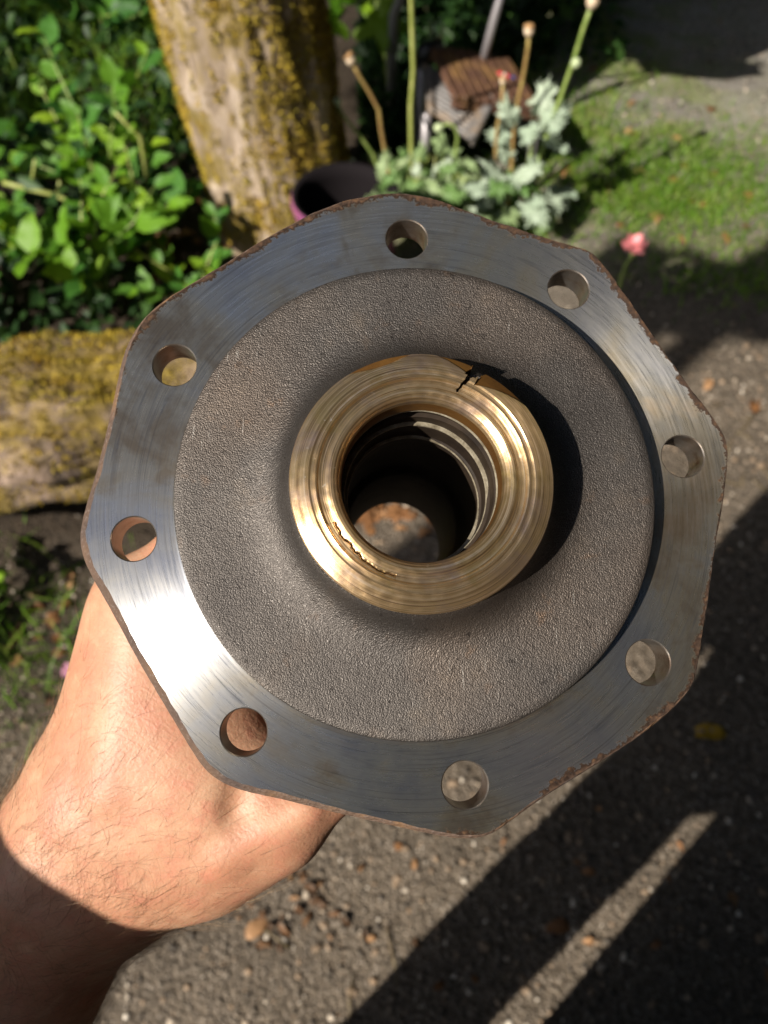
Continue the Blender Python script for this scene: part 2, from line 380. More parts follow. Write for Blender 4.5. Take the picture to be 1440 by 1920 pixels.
def smooth01(x): x = max(0.0, min(1.0, x)); return x * x * (3 - 2 * x)
def chip_depth(r, th):
    d = 0.0
    # tarnished flats where the lip has broken away on either side of the notch
    for a0, a1, deep, rin in ((66.0, 86.0, 0.0014, 0.0306), (92.0, 126.0, 0.0010, 0.0318), (33.0, 61.0, 0.0016, 0.0286)):
        if a0 <= th <= a1:
            u = (th - a0) / (a1 - a0)
            w = (1 - u) if a0 == 66.0 else (math.sin(math.pi * u) if a0 == 92.0 else u)
            edge = 0.0345 - (0.0345 - rin) * w
            if r > edge: d += deep * (0.30 * smooth01((r - edge) / 0.0002) + 0.7 * (r - edge) / 0.005)
    return d
def tear(th):
    jag = mnoise.noise(Vector((th * 0.16, 1.7, 4.0))) + 0.35 * mnoise.noise(Vector((th * .42, 5.7, 1.0)))
    return 0.0250 + 0.0007 * jag + (0.0007 * smooth01((th - 225) / 14))
def notch_at(r): return 62.6 + 1.0 * mnoise.noise(Vector((r * 900, 0.3, 8.1))) + (0.0335 - r) * 700
def bush(r, z, a, j):
    th = math.degrees(a)
    n = mnoise.noise(Vector((math.cos(a) * 9, math.sin(a) * 9, r * 700))) * 0.00007
    nx = 62.6 + 1.0 * mnoise.noise(Vector((r * 900, 0.3, 8.1))) + (0.0335 - r) * 700
    if j <= 22 * SUBP:
        z = z + n - (chip_depth(r, th) if z > 0.0205 else 0)
        # the notch and the crack running in from it
        half = 3.0 if r > 0.0305 else (1.1 if r > 0.0275 else (0.6 if r > 0.0252 else 0.0))
        half *= 1 + .35 * mnoise.noise(Vector((r * 2500, 4.4, 1.1)))
        if half and abs(th - nx) < half:
            if r > 0.0305: r, z = 0.0306 + 0.0001 * (j < 4 * SUBP), min(z, 0.0165)
            else: z -= 0.0030
        # torn inner lip, lower left
        if 206 < th < 254 and 0.0236 < r < 0.0268:
            line = tear(th)
            z -= 0.0007 * math.exp(-((r - line) / 0.00022) ** 2); z += 0.00012 * smooth01((r - line) / 0.0003)
    return r, z
V = []; F = []
for j, (r, z) in enumerate(prof):
    for th in thetas:
        rr, zz = bush(r, z, R(th), j); V.append((rr * math.cos(R(th)), rr * math.sin(R(th)), zz))
for j in range(len(prof) - 1):
    for k in range(SEG): F.append((j * SEG + k, j * SEG + (k + 1) % SEG, (j + 1) * SEG + (k + 1) % SEG, (j + 1) * SEG + k))
bu = link('bushing', pydata('bushing', V, F), [M_BRONZE, M_WORN, M_CRACK], spindle)
tag(bu, 'worn bronze bushing with a chipped notch in its lip')
for p in bu.data.polygons:
    c = p.center; r = math.hypot(c.x, c.y); th = math.degrees(math.atan2(c.y, c.x)) % 360
    j = p.index // SEG // SUBP
    if (j < 9 and chip_depth(r, th) > 0.00025) : p.material_index = 1
    if j >= 21: p.material_index = 1
    if 207 < th < 253 and 0.0232 < r < 0.0270 and abs(r - tear(th)) < 0.00013 * (1 + .8 * mnoise.noise(Vector((th * .5, 0, 2)))): p.material_index = 2
    if 0.0252 < r < 0.0306 and c.z > .02 and abs(th - notch_at(r)) < (1.1 if r > .0275 else .6): p.material_index = 2
bu.data.set_sharp_from_angle(angle=R(38))
# three stepped lips inside the bore, each a little smaller than the one above
STEPS = ((0.0223, 0.02125, 0.0125), (0.02115, 0.0200, 0.0040), (0.0202, 0.0193, -0.0050))
for k, (r0_, r1_, z0) in enumerate(STEPS):
    tilt = lambda r, z, a, j, k=k: (r, z + (0.0022, -0.0016, 0.0026)[k] * math.sin(a + 2.1 * k) + 0.0002 * math.sin(5 * a + k))
    V, F = lathe([(r0_, z0), (r1_ + 0.0002, z0 + 0.0001), (r1_, z0 - 0.0002), (r1_, z0 - 0.0005)], 128, tilt)
    lp = link('retaining_ring', pydata('retaining_ring', V, F), [M_LIP], spindle); lp.data.set_sharp_from_angle(angle=R(35))
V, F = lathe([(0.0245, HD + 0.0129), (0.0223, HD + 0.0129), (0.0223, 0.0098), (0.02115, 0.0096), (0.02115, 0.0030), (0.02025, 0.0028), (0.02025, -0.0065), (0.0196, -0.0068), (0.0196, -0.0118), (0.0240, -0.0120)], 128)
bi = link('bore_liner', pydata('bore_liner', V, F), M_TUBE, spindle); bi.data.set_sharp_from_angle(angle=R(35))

# ------------------------------------------------------------------ person: one skin from a smooth union of tapered limbs
def sdf_mesh(prims, lo, hi, vox, k, carve=(), disp=None):
    lo = np.array(lo); n = np.ceil((np.array(hi) - lo) / vox).astype(int) + 1
    ax = [lo[i] + vox * np.arange(n[i]) for i in range(3)]
    X, Y, Z = np.meshgrid(*ax, indexing='ij'); P = np.stack([X, Y, Z], -1).reshape(-1, 3).astype(np.float32)
    def seg(a, b, ra, rb):
        a = np.array(a, np.float32); b = np.array(b, np.float32); ab = b - a; L = max(1e-12, float(ab @ ab))
        t = np.clip(((P - a) @ ab) / L, 0, 1); return np.linalg.norm(P - a - t[:, None] * ab, axis=1) - (ra + (rb - ra) * t)
    D = None
    for pr in prims:
        kk = pr[4] if len(pr) > 4 else k
        d = seg(*pr[:4])
        if D is None: D = d
        else:
            h = np.clip(0.5 + 0.5 * (D - d) / kk, 0, 1); D = D * (1 - h) + d * h - kk * h * (1 - h)
    for a, b, ra, rb, kk in carve:
        d = -seg(a, b, ra, rb); h = np.clip(0.5 - 0.5 * (D - d) / kk, 0, 1); D = D * (1 - h) + d * h + kk * h * (1 - h)
    if disp is not None: D = D + disp(P)
    D = D.reshape(n)
    # naive surface nets
    ins = D < 0; nc = n - 1
    acc = np.zeros((*nc, 3), np.float32); cnt = np.zeros(nc, np.float32)
    cor = [(i, j, l) for i in (0, 1) for j in (0, 1) for l in (0, 1)]
    sl_ = lambda c: tuple(slice(c[q], c[q] + nc[q]) for q in range(3))
    for c in cor:
        for q in range(3):
            if c[q] == 0:
                e = list(c); e[q] = 1
                d0, d1 = D[sl_(c)], D[sl_(e)]; x = (d0 < 0) != (d1 < 0)
                with np.errstate(all='ignore'): t = np.where(x, d0 / (d0 - d1), 0)
                for w in range(3): acc[..., w] += x * ((c[w] + t) if w == q else c[w])
                cnt += x
    act = cnt > 0; idx = -np.ones(nc, np.int64); idx[act] = np.arange(act.sum())
    ii = np.argwhere(act); V = lo + vox * (ii + acc[act] / cnt[act][:, None])
    T = []
    for q in range(3):
        a, b = [(1, 2), (2, 0), (0, 1)][q]
        m0 = [slice(1, nc[w]) for w in range(3)]; m0[q] = slice(0, nc[q]); m1 = list(m0); m1[q] = slice(1, nc[q] + 1)
        s0, s1 = ins[tuple(m0)], ins[tuple(m1)]
        w = np.argwhere(s0 != s1)
        if not len(w): continue
        base = w + np.array([0 if r == q else 1 for r in range(3)])
        fl = s0[tuple(w.T)]
        ea = np.eye(3, dtype=int)[a]; eb = np.eye(3, dtype=int)[b]
        g = [idx[tuple((base - oa * ea - ob * eb).T)] for oa, ob in ((1, 1), (0, 1), (0, 0), (1, 0))]
        qd = np.stack(g, 1); qd[~fl] = qd[~fl][:, ::-1]; T.append(qd)
    return V, np.concatenate(T)
def relax(V, T, it):
    V = V.copy(); E = np.concatenate([T[:, [0, 1]], T[:, [1, 2]], T[:, [2, 3]], T[:, [3, 0]]])
    for _ in range(it):
        A = np.zeros_like(V); c = np.zeros(len(V))
        for w in range(3):
            A[:, w] = np.bincount(E[:, 0], V[E[:, 1], w], len(V)) + np.bincount(E[:, 1], V[E[:, 0], w], len(V))
        c = np.bincount(E[:, 0], minlength=len(V)) + np.bincount(E[:, 1], minlength=len(V))
        V += 0.5 * (A / c[:, None] - V)
    return V
def hp(px, py, mm): return tuple(cam_pt(px, py, mm / 1000.0))
def sp(u, v, h): return tuple(S_O + (S_X * u + S_Y * v + S_N * h) * 0.001)
mm = 0.001
WR = hp(140, 1620, 280)
ELB = (-.265, -.15, 0.985)
HAND = [
    (hp(150, 1600, 274), hp(190, 1490, 268), .031, .025),             # wrist into hand
    (hp(245, 1640, 282), hp(285, 1560, 272), .0235, .022),             # thumb side of the wrist
    (hp(190, 1490, 268), hp(262, 1130, 262), .023, .0130),            # index metacarpal
    (hp(285, 1600, 267), hp(520, 1525, 259), .0225, .0160),           # thumb metacarpal
    (hp(400, 1595, 272), hp(500, 1540, 268), .0200, .0170),
    (hp(520, 1525, 259), hp(690, 1400, 258), .0155, .0120, .006),     # thumb
    (hp(690, 1400, 258), hp(812, 1232, 262), .0118, .0095, .003),
    (hp(330, 1420, 268), hp(325, 1180, 268), .0250, .0160, .022),           # muscle of the web
    (hp(390, 1380, 269), hp(390, 1250, 270), .0250, .0205, .022), (hp(300, 1330, 266), hp(300, 1160, 265), .0195, .0150, .022),
    (hp(410, 1470, 266), hp(250, 1500, 266), .0205, .0200),
    (hp(350, 1380, 300), hp(345, 1250, 300), .0280, .0220),           # palm
    (hp(230, 1500, 305), hp(330, 1250, 330), .0280, .0230),
    (hp(225, 1560, 318), hp(330, 1290, 345), .0220, .0200),
    (WR, tuple(Vector(WR).lerp(Vector(ELB), .35)), .0310, .0360), (tuple(Vector(WR).lerp(Vector(ELB), .35)), ELB, .0360, .0440),
    (hp(250, 1655, 251), hp(430, 1598, 246.5), .0045, .0048, .006),     # thumb tendon
    (hp(430, 1598, 246.5), hp(575, 1512, 245.5), .0048, .0050, .006),
    (hp(205, 1480, 243), hp(262, 1180, 248), .0025, .0025, .010),     # index tendon
]
for i in range(4):                                                    # four fingers closing round the tube
    h = -42 - 19.5 * i; ext = (0, 3, 1, -6)[i]; rr = (9.6, 9.9, 9.4, 8.2)[i] * mm
    mcp = hp(262, 1130, 262) if i == 0 else sp(-63 + 3 * i, -36 - 4 * i, h)
    pip = sp(-57 - ext * .4, 8 + ext * .5, h); dip = sp(-36, 27 + ext * .4, h - 1); tip = sp(-14 + ext, 41, h - 2)
    HAND += [(mcp, pip, rr * 1.28, rr, .004), (pip, dip, rr, rr * .93, .002), (dip, tip, rr * .93, rr * .78, .002)]
    if i: HAND.append((hp(240, 1480, 285 + 14 * i), mcp, .019, .0120))
CARVE = [(hp(458, 1455, 239.5), hp(438, 1525, 241.0), .0028, .0020, .007)]
allp = np.array([p for pr in HAND for p in pr[:2]])
hv, ht = sdf_mesh(HAND, allp.min(0) - .05, allp.max(0) + .05, 0.0022, .014, CARVE)
hv = relax(hv, ht, 3)
# the rest of the body, mostly out of the picture: head, neck, right arm, hands
SHL = Vector((-.330, -.165, 1.385)); HEAD = Vector((-.13, -.33, 1.60))
RSH = Vector((.08, -.33, 1.37)); REL = Vector((.17, -.26, 1.10)); RWR = Vector((.13, -.07, 1.33))
BODY = [(HEAD + Vector((0, 0, .05)), HEAD + Vector((0, .02, -.03)), .088, .075), (HEAD + Vector((0, .055, -.03)), HEAD + Vector((0, .075, -.07)), .045, .028),
        (HEAD + Vector((0, .088, 0)), HEAD + Vector((0, .103, -.03)), .010, .014, .01), (HEAD + Vector((.083, 0, .0)), HEAD + Vector((.088, -.01, -.03)), .018, .012, .008),
        (HEAD + Vector((-.083, 0, .0)), HEAD + Vector((-.088, -.01, -.03)), .018, .012, .008),
        (HEAD + Vector((0, -.01, -.06)), Vector((-.13, -.36, 1.38)), .058, .066), (Vector((-.13, -.36, 1.38)), Vector((-.13, -.36, 1.1)), .10, .11),
        (RSH, REL, .055, .045), (REL, RWR, .042, .030), (RWR, RWR + Vector((-.02, .03, .07)), .030, .026), (SHL, Vector(ELB), .052, .042)]
for i in range(4): BODY.append((RWR + Vector((-.03 + .018 * i, .03, .08)), RWR + Vector((-.055 + .02 * i, .035, .135 + .01 * (i in (1, 2)))), .0095, .0075, .004))
BODY.append((RWR + Vector((.01, .02, .04)), RWR + Vector((-.035, -.01, .09)), .012, .009, .004))
BODY = [(tuple(a), tuple(b), *r) for a, b, *r in BODY]
bp = np.array([p for pr in BODY for p in pr[:2]])
bv, bt = sdf_mesh(BODY, bp.min(0) - .13, bp.max(0) + .13, 0.010, .025)
bv = relax(bv, bt, 2)
pv = np.concatenate([hv, bv]); pt = np.concatenate([ht, bt + len(hv)])
def skin():
    m = NT('weathered skin'); c = m.co()
    big = m.noise(c, 30, 4, 0.6); mid = m.noise(c, 130, 5, 0.65); pore = m.voro(c, 900); pore2 = m.noise(c, 1500, 3, 0.6)
    wr = m.voro(m.scale(c, 1.0, 1.0, 1.0), 480, 'DISTANCE_TO_EDGE')
    lines = m.add('TexWave', wave_type='BANDS', bands_direction='DIAGONAL'); lines.inputs['Scale'].default_value = 150; lines.inputs['Distortion'].default_value = 9; lines.inputs['Detail'].default_value = 3; lines.inputs['Detail Scale'].default_value = 2.0
    m.lk(c, lines.inputs['Vector'])
    base = m.ramp(big, [(0.3, (0.37, 0.170, 0.098)), (0.5, (0.45, 0.232, 0.140)), (0.7, (0.505, 0.292, 0.182))])
    base = m.mix(m.rng(mid, 0.48, 0.68, 0.0, 0.6), base, (0.47, 0.185, 0.12))
    base = m.mix(m.rng(mid, 0.45, 0.3, 0.0, 0.4), base, (0.58, 0.36, 0.235))
    base = m.mix(m.rng(pore2, 0.52, 0.72, 0.0, 0.35), base, (0.36, 0.155, 0.09))
    base = m.mix(m.rng(m.noise(c, 420, 2), 0.66, 0.74, 0.0, 0.5), base, (0.36, 0.17, 0.10))
    h = m.math('ADD', m.math('ADD', m.rng(wr, 0.0, 0.25, 0.0, 0.22), m.math('MULTIPLY', lines.outputs['Fac'], m.rng(mid, 0.4, 0.6, 0.08, 0.35))), m.math('MULTIPLY', pore2, 0.8))
    h = m.math('ADD', h, m.math('MULTIPLY', mid, 1.3))
    m.set(Base_Color=base, Roughness=0.5, Subsurface_Weight=0.2, Subsurface_Radius=(1.0, 0.35, 0.2), Subsurface_Scale=0.004, Specular_IOR_Level=0.45, Normal=m.bump(h, 0.32, 0.0004))
    return m.m
def fabric(name, col, sc_=900):
    m = NT(name); c = m.co(); n = m.noise(c, 14, 4); w = m.voro(c, sc_)
    m.set(Base_Color=m.mix(m.rng(n, 0.3, 0.7, 0.0, 1.0), tuple(x * 0.8 for x in col), col), Roughness=0.9, Normal=m.bump(m.math('ADD', w, m.math('MULTIPLY', n, 3.0)), 0.5, 0.002)); return m.m
person = link('person', npmesh('person', pv, pt), skin())
tag(person, 'suntanned hairy left hand and forearm of the photographer gripping the spindle from below', 'person')
def garment(name, prims, vox, k, mat, blend=2):
    q = np.array([p for pr in prims for p in pr[:2]], float)
    v, t = sdf_mesh([(tuple(a), tuple(b), *r) for a, b, *r in prims], q.min(0) - .2, q.max(0) + .2, vox, k, disp=lambda P: (0.0015 * np.sin(P[:, 2] * 38 + np.sin(P[:, 0] * 21) * 2 + P[:, 1] * 17)).astype(np.float32))
    return link(name, npmesh(name, relax(v, t, blend), t), mat, person)
SH = Vector((-.13, -.36, 0))
garment('shirt', [(SH + Vector((-.11, 0, 1.29)), SH + Vector((.10, 0, 1.30)), .112, .10), (SH + Vector((-.10, .02, 1.18)), SH + Vector((-.10, .01, .96)), .125, .105), (SH + Vector((.10, .02, 1.15)), SH + Vector((.11, .01, .96)), .12, .118),
    (SHL, SHL.lerp(Vector(ELB), .2), .068, .072), (SHL.lerp(Vector(ELB), .2), SHL.lerp(Vector(ELB), .72), .074, .078), (SHL, SH + Vector((-.08, 0, 1.32)), .066, .08), (RSH, RSH.lerp(REL, .6), .072, .066)], .014, .03, fabric('pale cotton', (0.55, 0.53, 0.50)))  # pale colour chosen to bounce light onto the shaded forearm
LF, RF = Vector((-.285, -.31, 0)), Vector((.02, -.31, 0))
garment('trousers', [(SH + Vector((-.11, .02, .965)), SH + Vector((.12, .02, .965)), .090, .100), (SH + Vector((-.145, .02, .92)), LF + Vector((0, -.01, .5)), .090, .084), (LF + Vector((0, -.01, .5)), LF + Vector((0, 0, .09)), .082, .076),
    (SH + Vector((.14, .02, .92)), RF + Vector((0, -.01, .5)), .080, .070), (RF + Vector((0, -.01, .5)), RF + Vector((0, 0, .09)), .068, .064)], .014, .006, fabric('denim', (0.05, 0.07, 0.13)))
for s_ in (LF, RF):
    garment('shoe', [(s_ + Vector((0, -.07, .045)), s_ + Vector((0, .11, .04)), .045, .042), (s_ + Vector((0, -.06, .07)), s_ + Vector((0, -.05, .11)), .045, .045)], .01, .02, fabric('boot leather', (0.06, 0.04, 0.03)))
garment('hair', [(HEAD + Vector((0, -.025, .055)), HEAD + Vector((0, -.05, .0)), .092, .08), (HEAD + Vector((0, .02, .075)), HEAD + Vector((0, -.02, .08)), .078, .08)], .01, .02, fabric('brown hair', (0.05, 0.03, 0.02)))

# body hair on the forearm and the back of the hand
me = person.data; nh = len(ht)
cen = np.array([0.0] * (3 * len(me.polygons)), np.float32); me.polygons.foreach_get('center', cen); cen = cen.reshape(-1, 3)[:nh]
nor = np.array([0.0] * (3 * len(me.polygons)), np.float32); me.polygons.foreach_get('normal', nor); nor = nor.reshape(-1, 3)[:nh]
rs = np.random.RandomState(5)
rel = cen - np.array(CAM); dpt = -(rel @ np.array(BACK)); hx = 720 + FPX * (rel @ np.array(RIGHT)) / dpt; hy = 960 - FPX * (rel @ np.array(UP)) / dpt
wrist = np.array(WR); axis = np.array(ELB) - wrist; axis /= np.linalg.norm(axis)
s = (cen - wrist) @ axis                                            # distance up the arm
dens = np.where(s > -0.012, 1.0, np.clip(1 + (s + 0.012) / 0.075, 0, 1)) * np.clip(1.25 - (hx + (1500 - hy) * 0.35) / 420.0, 0.02, 1.0)
dens = np.where(s > 0, 1.0, dens) * (hx > -120) * (hy < 2080) * ((nor @ np.array(BACK)) > -0.35)
pick = rs.choice(nh, 4200, p=dens / dens.sum())
HV = []; HT = []
for i in pick:
    p = cen[i] + rs.uniform(-.0011, .0011, 3); nn = nor[i]
    flow = -axis * 0.9 + np.array(S_X) * 0.35 + rs.normal(0, .30, 3); flow -= nn * (flow @ nn); flow /= np.linalg.norm(flow)
    L_ = rs.uniform(.007, .020); rad = rs.uniform(.000026, .000055); bend = rs.normal(.1, .4); side = np.cross(nn, flow)
    lift = rs.uniform(.12, .5)
    pts = [p - nn * .0003]
    for q in range(1, 6):
        t = q / 5; pts.append(p + flow * L_ * t * (1 - .1 * t) + nn * L_ * lift * (t - .55 * t * t) + side * L_ * bend * t * t)
    b = len(HV)
    for q, x in enumerate(pts):
        r_ = rad * (1 - .75 * q / 5); d = (pts[min(q + 1, 5)] - pts[max(q - 1, 0)]); d /= np.linalg.norm(d)
        e1 = np.cross(d, nn); e1 /= max(1e-9, np.linalg.norm(e1)); e2 = np.cross(d, e1)
        for k in range(3): a = 2.094 * k; HV.append(x + (e1 * math.cos(a) + e2 * math.sin(a)) * r_)
    for q in range(5):
        for k in range(3): HT.append((b + q * 3 + k, b + q * 3 + (k + 1) % 3, b + (q + 1) * 3 + (k + 1) % 3, b + (q + 1) * 3 + k))
mh = NT('arm hair'); rnd_i = mh.add('NewGeometry').outputs['Random Per Island']
mh.set(Base_Color=mh.ramp(rnd_i, [(0.0, (0.06, 0.03, 0.015)), (0.6, (0.20, 0.11, 0.05)), (1.0, (0.48, 0.33, 0.18))]), Roughness=0.35)
tag(link('arm_hair', npmesh('arm_hair', HV, HT), mh.m, person), kind='stuff')


# ------------------------------------------------------------------ ground
def axis_steps(segs):
    a = [segs[0][0]]
    for x0, x1, d in segs:
        n = max(1, int(round((x1 - x0) / d))); a += [x0 + (x1 - x0) * (i + 1) / n for i in range(n)]
    return np.array(a)
gx = axis_steps([(-120, -20, 25), (-20, -3, 2), (-3, 2.5, .025), (2.5, 20, 2), (20, 120, 25)])
gy = axis_steps([(-120, -20, 25), (-20, -.4, 1.5), (-.4, 4.2, .025), (4.2, 24, 2), (24, 120, 25)])
GX, GY = np.meshgrid(gx, gy, indexing='ij')
def hgt(x, y):
    return 0.010 * math.sin(x * 2.1 + y * 1.3) * math.sin(y * 1.7 - x) + 0.006 * mnoise.noise(Vector((x * 5, y * 5, 0))) + 0.004 * mnoise.noise(Vector((x * 22, y * 22, 3)))
GZ = np.array([[hgt(x, y) if -3.1 < x < 2.6 and -.5 < y < 4.3 else 0.0 for y in gy] for x in gx])
V = np.stack([GX, GY, GZ], -1).reshape(-1, 3); ny = len(gy)
q = (np.arange(len(gx) - 1)[:, None] * ny + np.arange(ny - 1)[None]).ravel()
m = NT('gravel drive'); c = m.co()
n1 = m.noise(c, 5, 5, 0.6); n2 = m.noise(c, 60, 4, 0.65); v = m.voro(c, 150); vc = m.voro(c, 150, 'F1', 'Color'); v3 = m.voro(c, 60)
sepx = m.add('SeparateXYZ'); m.lk(c, sepx.inputs[0]); gxs, gys = sepx.outputs[0], sepx.outputs[1]
dirt = m.ramp(n2, [(0.3, (0.06, 0.046, 0.032)), (0.55, (0.135, 0.106, 0.077)), (0.75, (0.25, 0.198, 0.147))])
hsv = m.add('SeparateColor'); m.lk(vc, hsv.inputs[0])
stone = m.ramp(hsv.outputs[0], [(0.0, (0.07, 0.055, 0.042)), (0.5, (0.15, 0.123, 0.095)), (0.85, (0.24, 0.20, 0.16)), (1.0, (0.38, 0.32, 0.26))])
base = m.mix(m.rng(v, 0.30, 0.52, 0.85, 0.0), dirt, stone)
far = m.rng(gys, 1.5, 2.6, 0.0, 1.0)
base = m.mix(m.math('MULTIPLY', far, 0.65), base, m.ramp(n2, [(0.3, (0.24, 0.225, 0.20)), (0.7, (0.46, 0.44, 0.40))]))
mossy = m.math('MULTIPLY', m.rng(n1, 0.42, 0.58, 0.0, 0.9), m.math('MULTIPLY', m.rng(gxs, 1.5, 0.9, 0.0, 1.0), m.rng(gys, 1.75, 2.2, 0.0, 1.0)))
base = m.mix(m.rng(m.noise(c, 2.6, 3, 0.6), 0.45, 0.68, 0.0, 0.45), base, (0.06, 0.048, 0.036))
base = m.mix(mossy, base, m.ramp(n2, [(0.3, (0.09, 0.12, 0.022)), (0.7, (0.21, 0.26, 0.045))]))
soil = m.math('MULTIPLY', m.rng(m.math('SUBTRACT', m.math('ADD', gxs, m.math('MULTIPLY', n1, 0.5)), m.rng(gys, 2.0, 2.4, 0.0, 0.55)), -0.12, -0.3, 0.0, 1.0), m.rng(m.math('ADD', gys, m.math('MULTIPLY', n1, 0.25)), 0.80, 1.05, 0.0, 1.0))  # dark soil; its colour also stands in for shaded ground behind log and trunk
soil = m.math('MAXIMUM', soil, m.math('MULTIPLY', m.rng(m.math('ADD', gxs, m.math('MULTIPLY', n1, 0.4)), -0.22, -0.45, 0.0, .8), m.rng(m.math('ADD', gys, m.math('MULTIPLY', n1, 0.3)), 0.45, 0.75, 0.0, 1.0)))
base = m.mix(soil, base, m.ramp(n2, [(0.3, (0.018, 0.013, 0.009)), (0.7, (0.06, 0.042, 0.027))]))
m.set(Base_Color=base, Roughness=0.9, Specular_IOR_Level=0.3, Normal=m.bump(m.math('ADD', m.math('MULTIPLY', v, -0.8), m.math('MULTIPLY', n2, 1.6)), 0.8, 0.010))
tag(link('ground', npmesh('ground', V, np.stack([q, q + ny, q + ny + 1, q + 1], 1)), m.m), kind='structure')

# loose stones lying on it
def ico():
    bm = bmesh.new(); bmesh.ops.create_icosphere(bm, subdivisions=1, radius=1.0)
    v = np.array([x.co[:] for x in bm.verts]); f = np.array([[q.index for q in y.verts] for y in bm.faces]); bm.free(); return v, f
IV, IF = ico()
def stones(n, xr, yr, smin, smax, seed, keep=None):
    r = np.random.RandomState(seed)
    x = r.uniform(*xr, n); y = r.uniform(*yr, n)
    if keep is not None:
        k = keep(x, y, r); x, y = x[k], y[k]; n = len(x)
    sz = smin + (smax - smin) * r.power(0.45, n) ** 1.5
    lump = 1 + r.uniform(-.28, .28, (n, len(IV), 1))
    Vv = IV[None] * lump * np.stack([r.uniform(.7, 1.35, n), r.uniform(.6, 1.0, n), r.uniform(.4, .75, n)], 1)[:, None] * sz[:, None, None]
    a = r.uniform(0, 6.28, n); ca, sa = np.cos(a)[:, None], np.sin(a)[:, None]
    X = Vv[..., 0] * ca - Vv[..., 1] * sa + x[:, None]; Y = Vv[..., 0] * sa + Vv[..., 1] * ca + y[:, None]
    z0 = np.array([hgt(p, q_) for p, q_ in zip(x, y)]); Z = Vv[..., 2] + (z0 + sz * .22)[:, None]
    return np.stack([X, Y, Z], -1).reshape(-1, 3), (IF[None] + (np.arange(n) * len(IV))[:, None, None]).reshape(-1, 3)
m = NT('gravel stones'); c = m.co(); ri = m.add('NewGeometry').outputs['Random Per Island']; n2 = m.noise(c, 260, 4, 0.6)
col = m.ramp(ri, [(0.0, (0.040, 0.031, 0.024)), (0.35, (0.11, 0.087, 0.064)), (0.62, (0.21, 0.168, 0.126)), (0.82, (0.28, 0.185, 0.11)), (0.93, (0.46, 0.385, 0.30)), (1.0, (0.70, 0.62, 0.52))])
m.set(Base_Color=m.mix(m.rng(n2, 0.4, 0.7, 0.0, 0.5), col, (0.10, 0.085, 0.068)), Roughness=0.8, Normal=m.bump(n2, 0.5, 0.002))
M_STONE = m.m
near = stones(24000, (-1.1, 1.35), (-.25, 1.5), .0018, .0075, 3, lambda x, y, r: (r.rand(len(x)) < np.clip(1.25 - y * .35, .4, 1)) & ~((y > .80 - .3 * (x + .5) + .06 * r.randn(len(x))) & (x < -.25 + .05 * r.randn(len(x)))))
farr = stones(9000, (-.2, 2.3), (1.3, 3.8), .003, .008, 4, lambda x, y, r: x > .1 + .15 * r.randn(len(x)))
v = np.concatenate([near[0], farr[0]]); t = np.concatenate([near[1], farr[1] + len(near[0])])
tag(link('gravel', npmesh('gravel', v, t), M_STONE), kind='stuff')

# ------------------------------------------------------------------ leaves
def leaf_mat(name, stops, rough=0.5, trans=0.35, island=False):
    m = NT(name); ri = m.add('NewGeometry').outputs['Random Per Island'] if island else m.add('ObjectInfo').outputs['Random']
    c = m.co(); n = m.noise(c, 60, 3, 0.6)
    col = m.mix(m.rng(n, 0.35, 0.7, 0.0, 0.35), m.ramp(ri, stops), tuple(x * 0.55 for x in stops[0][1]))
    m.set(Base_Color=col, Roughness=rough, Specular_IOR_Level=0.3)
    tr = m.add('BsdfTranslucent'); m.lk(m.mix(1.0, col, (1.0, 1.0, 0.45), 'MULTIPLY'), tr.inputs[0])
    mx = m.add('MixShader'); mx.inputs[0].default_value = trans
    m.lk(m.b.outputs[0], mx.inputs[1]); m.lk(tr.outputs[0], mx.inputs[2]); m.lk(mx.outputs[0], m.out.inputs[0]); return m.m
G_BRIGHT = leaf_mat('fresh green leaf', [(0.0, (0.075, 0.20, 0.012)), (0.5, (0.15, 0.31, 0.018)), (1.0, (0.28, 0.42, 0.025))])
G_MID = leaf_mat('green leaf', [(0.0, (0.035, 0.12, 0.020)), (0.5, (0.07, 0.20, 0.028)), (1.0, (0.13, 0.28, 0.035))])
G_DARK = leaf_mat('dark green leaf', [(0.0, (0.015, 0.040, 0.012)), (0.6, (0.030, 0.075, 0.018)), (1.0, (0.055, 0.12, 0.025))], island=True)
G_GLAUC = leaf_mat('pale grey green leaf', [(0.0, (0.33, 0.42, 0.31)), (1.0, (0.47, 0.55, 0.42))], 0.5, 0.25)
G_FOL = leaf_mat('poppy basal leaf', [(0.0, (0.10, 0.20, 0.05)), (0.5, (0.20, 0.32, 0.11)), (1.0, (0.36, 0.45, 0.24))], 0.5, 0.3)
G_GRASS = leaf_mat('grass blade', [(0.0, (0.08, 0.19, 0.015)), (0.6, (0.17, 0.33, 0.025)), (1.0, (0.30, 0.40, 0.06))], 0.5, 0.4, True)
DRY = leaf_mat('dry leaf', [(0.0, (0.17, 0.075, 0.028)), (0.5, (0.30, 0.145, 0.06)), (1.0, (0.42, 0.24, 0.12))], 0.6, 0.15)
YELLOW = leaf_mat('yellowed leaf', [(0.0, (0.40, 0.24, 0.02)), (1.0, (0.50, 0.33, 0.03))], 0.5, 0.2)
def stem_mat(name, a, b):
    m = NT(name); c = m.co(); m.set(Base_Color=m.mix(m.rng(m.noise(c, 40, 3), 0.35, 0.65, 0.0, 1.0), a, b), Roughness=0.5); return m.m
S_GREEN = stem_mat('green stem', (0.13, 0.20, 0.035), (0.25, 0.32, 0.09)); S_BROWN = stem_mat('dry stem', (0.24, 0.13, 0.05), (0.34, 0.26, 0.08))
S_OLIVE = stem_mat('olive stem', (0.22, 0.26, 0.05), (0.36, 0.38, 0.12)); S_TWIG = stem_mat('twig', (0.09, 0.06, 0.03), (0.16, 0.12, 0.05))

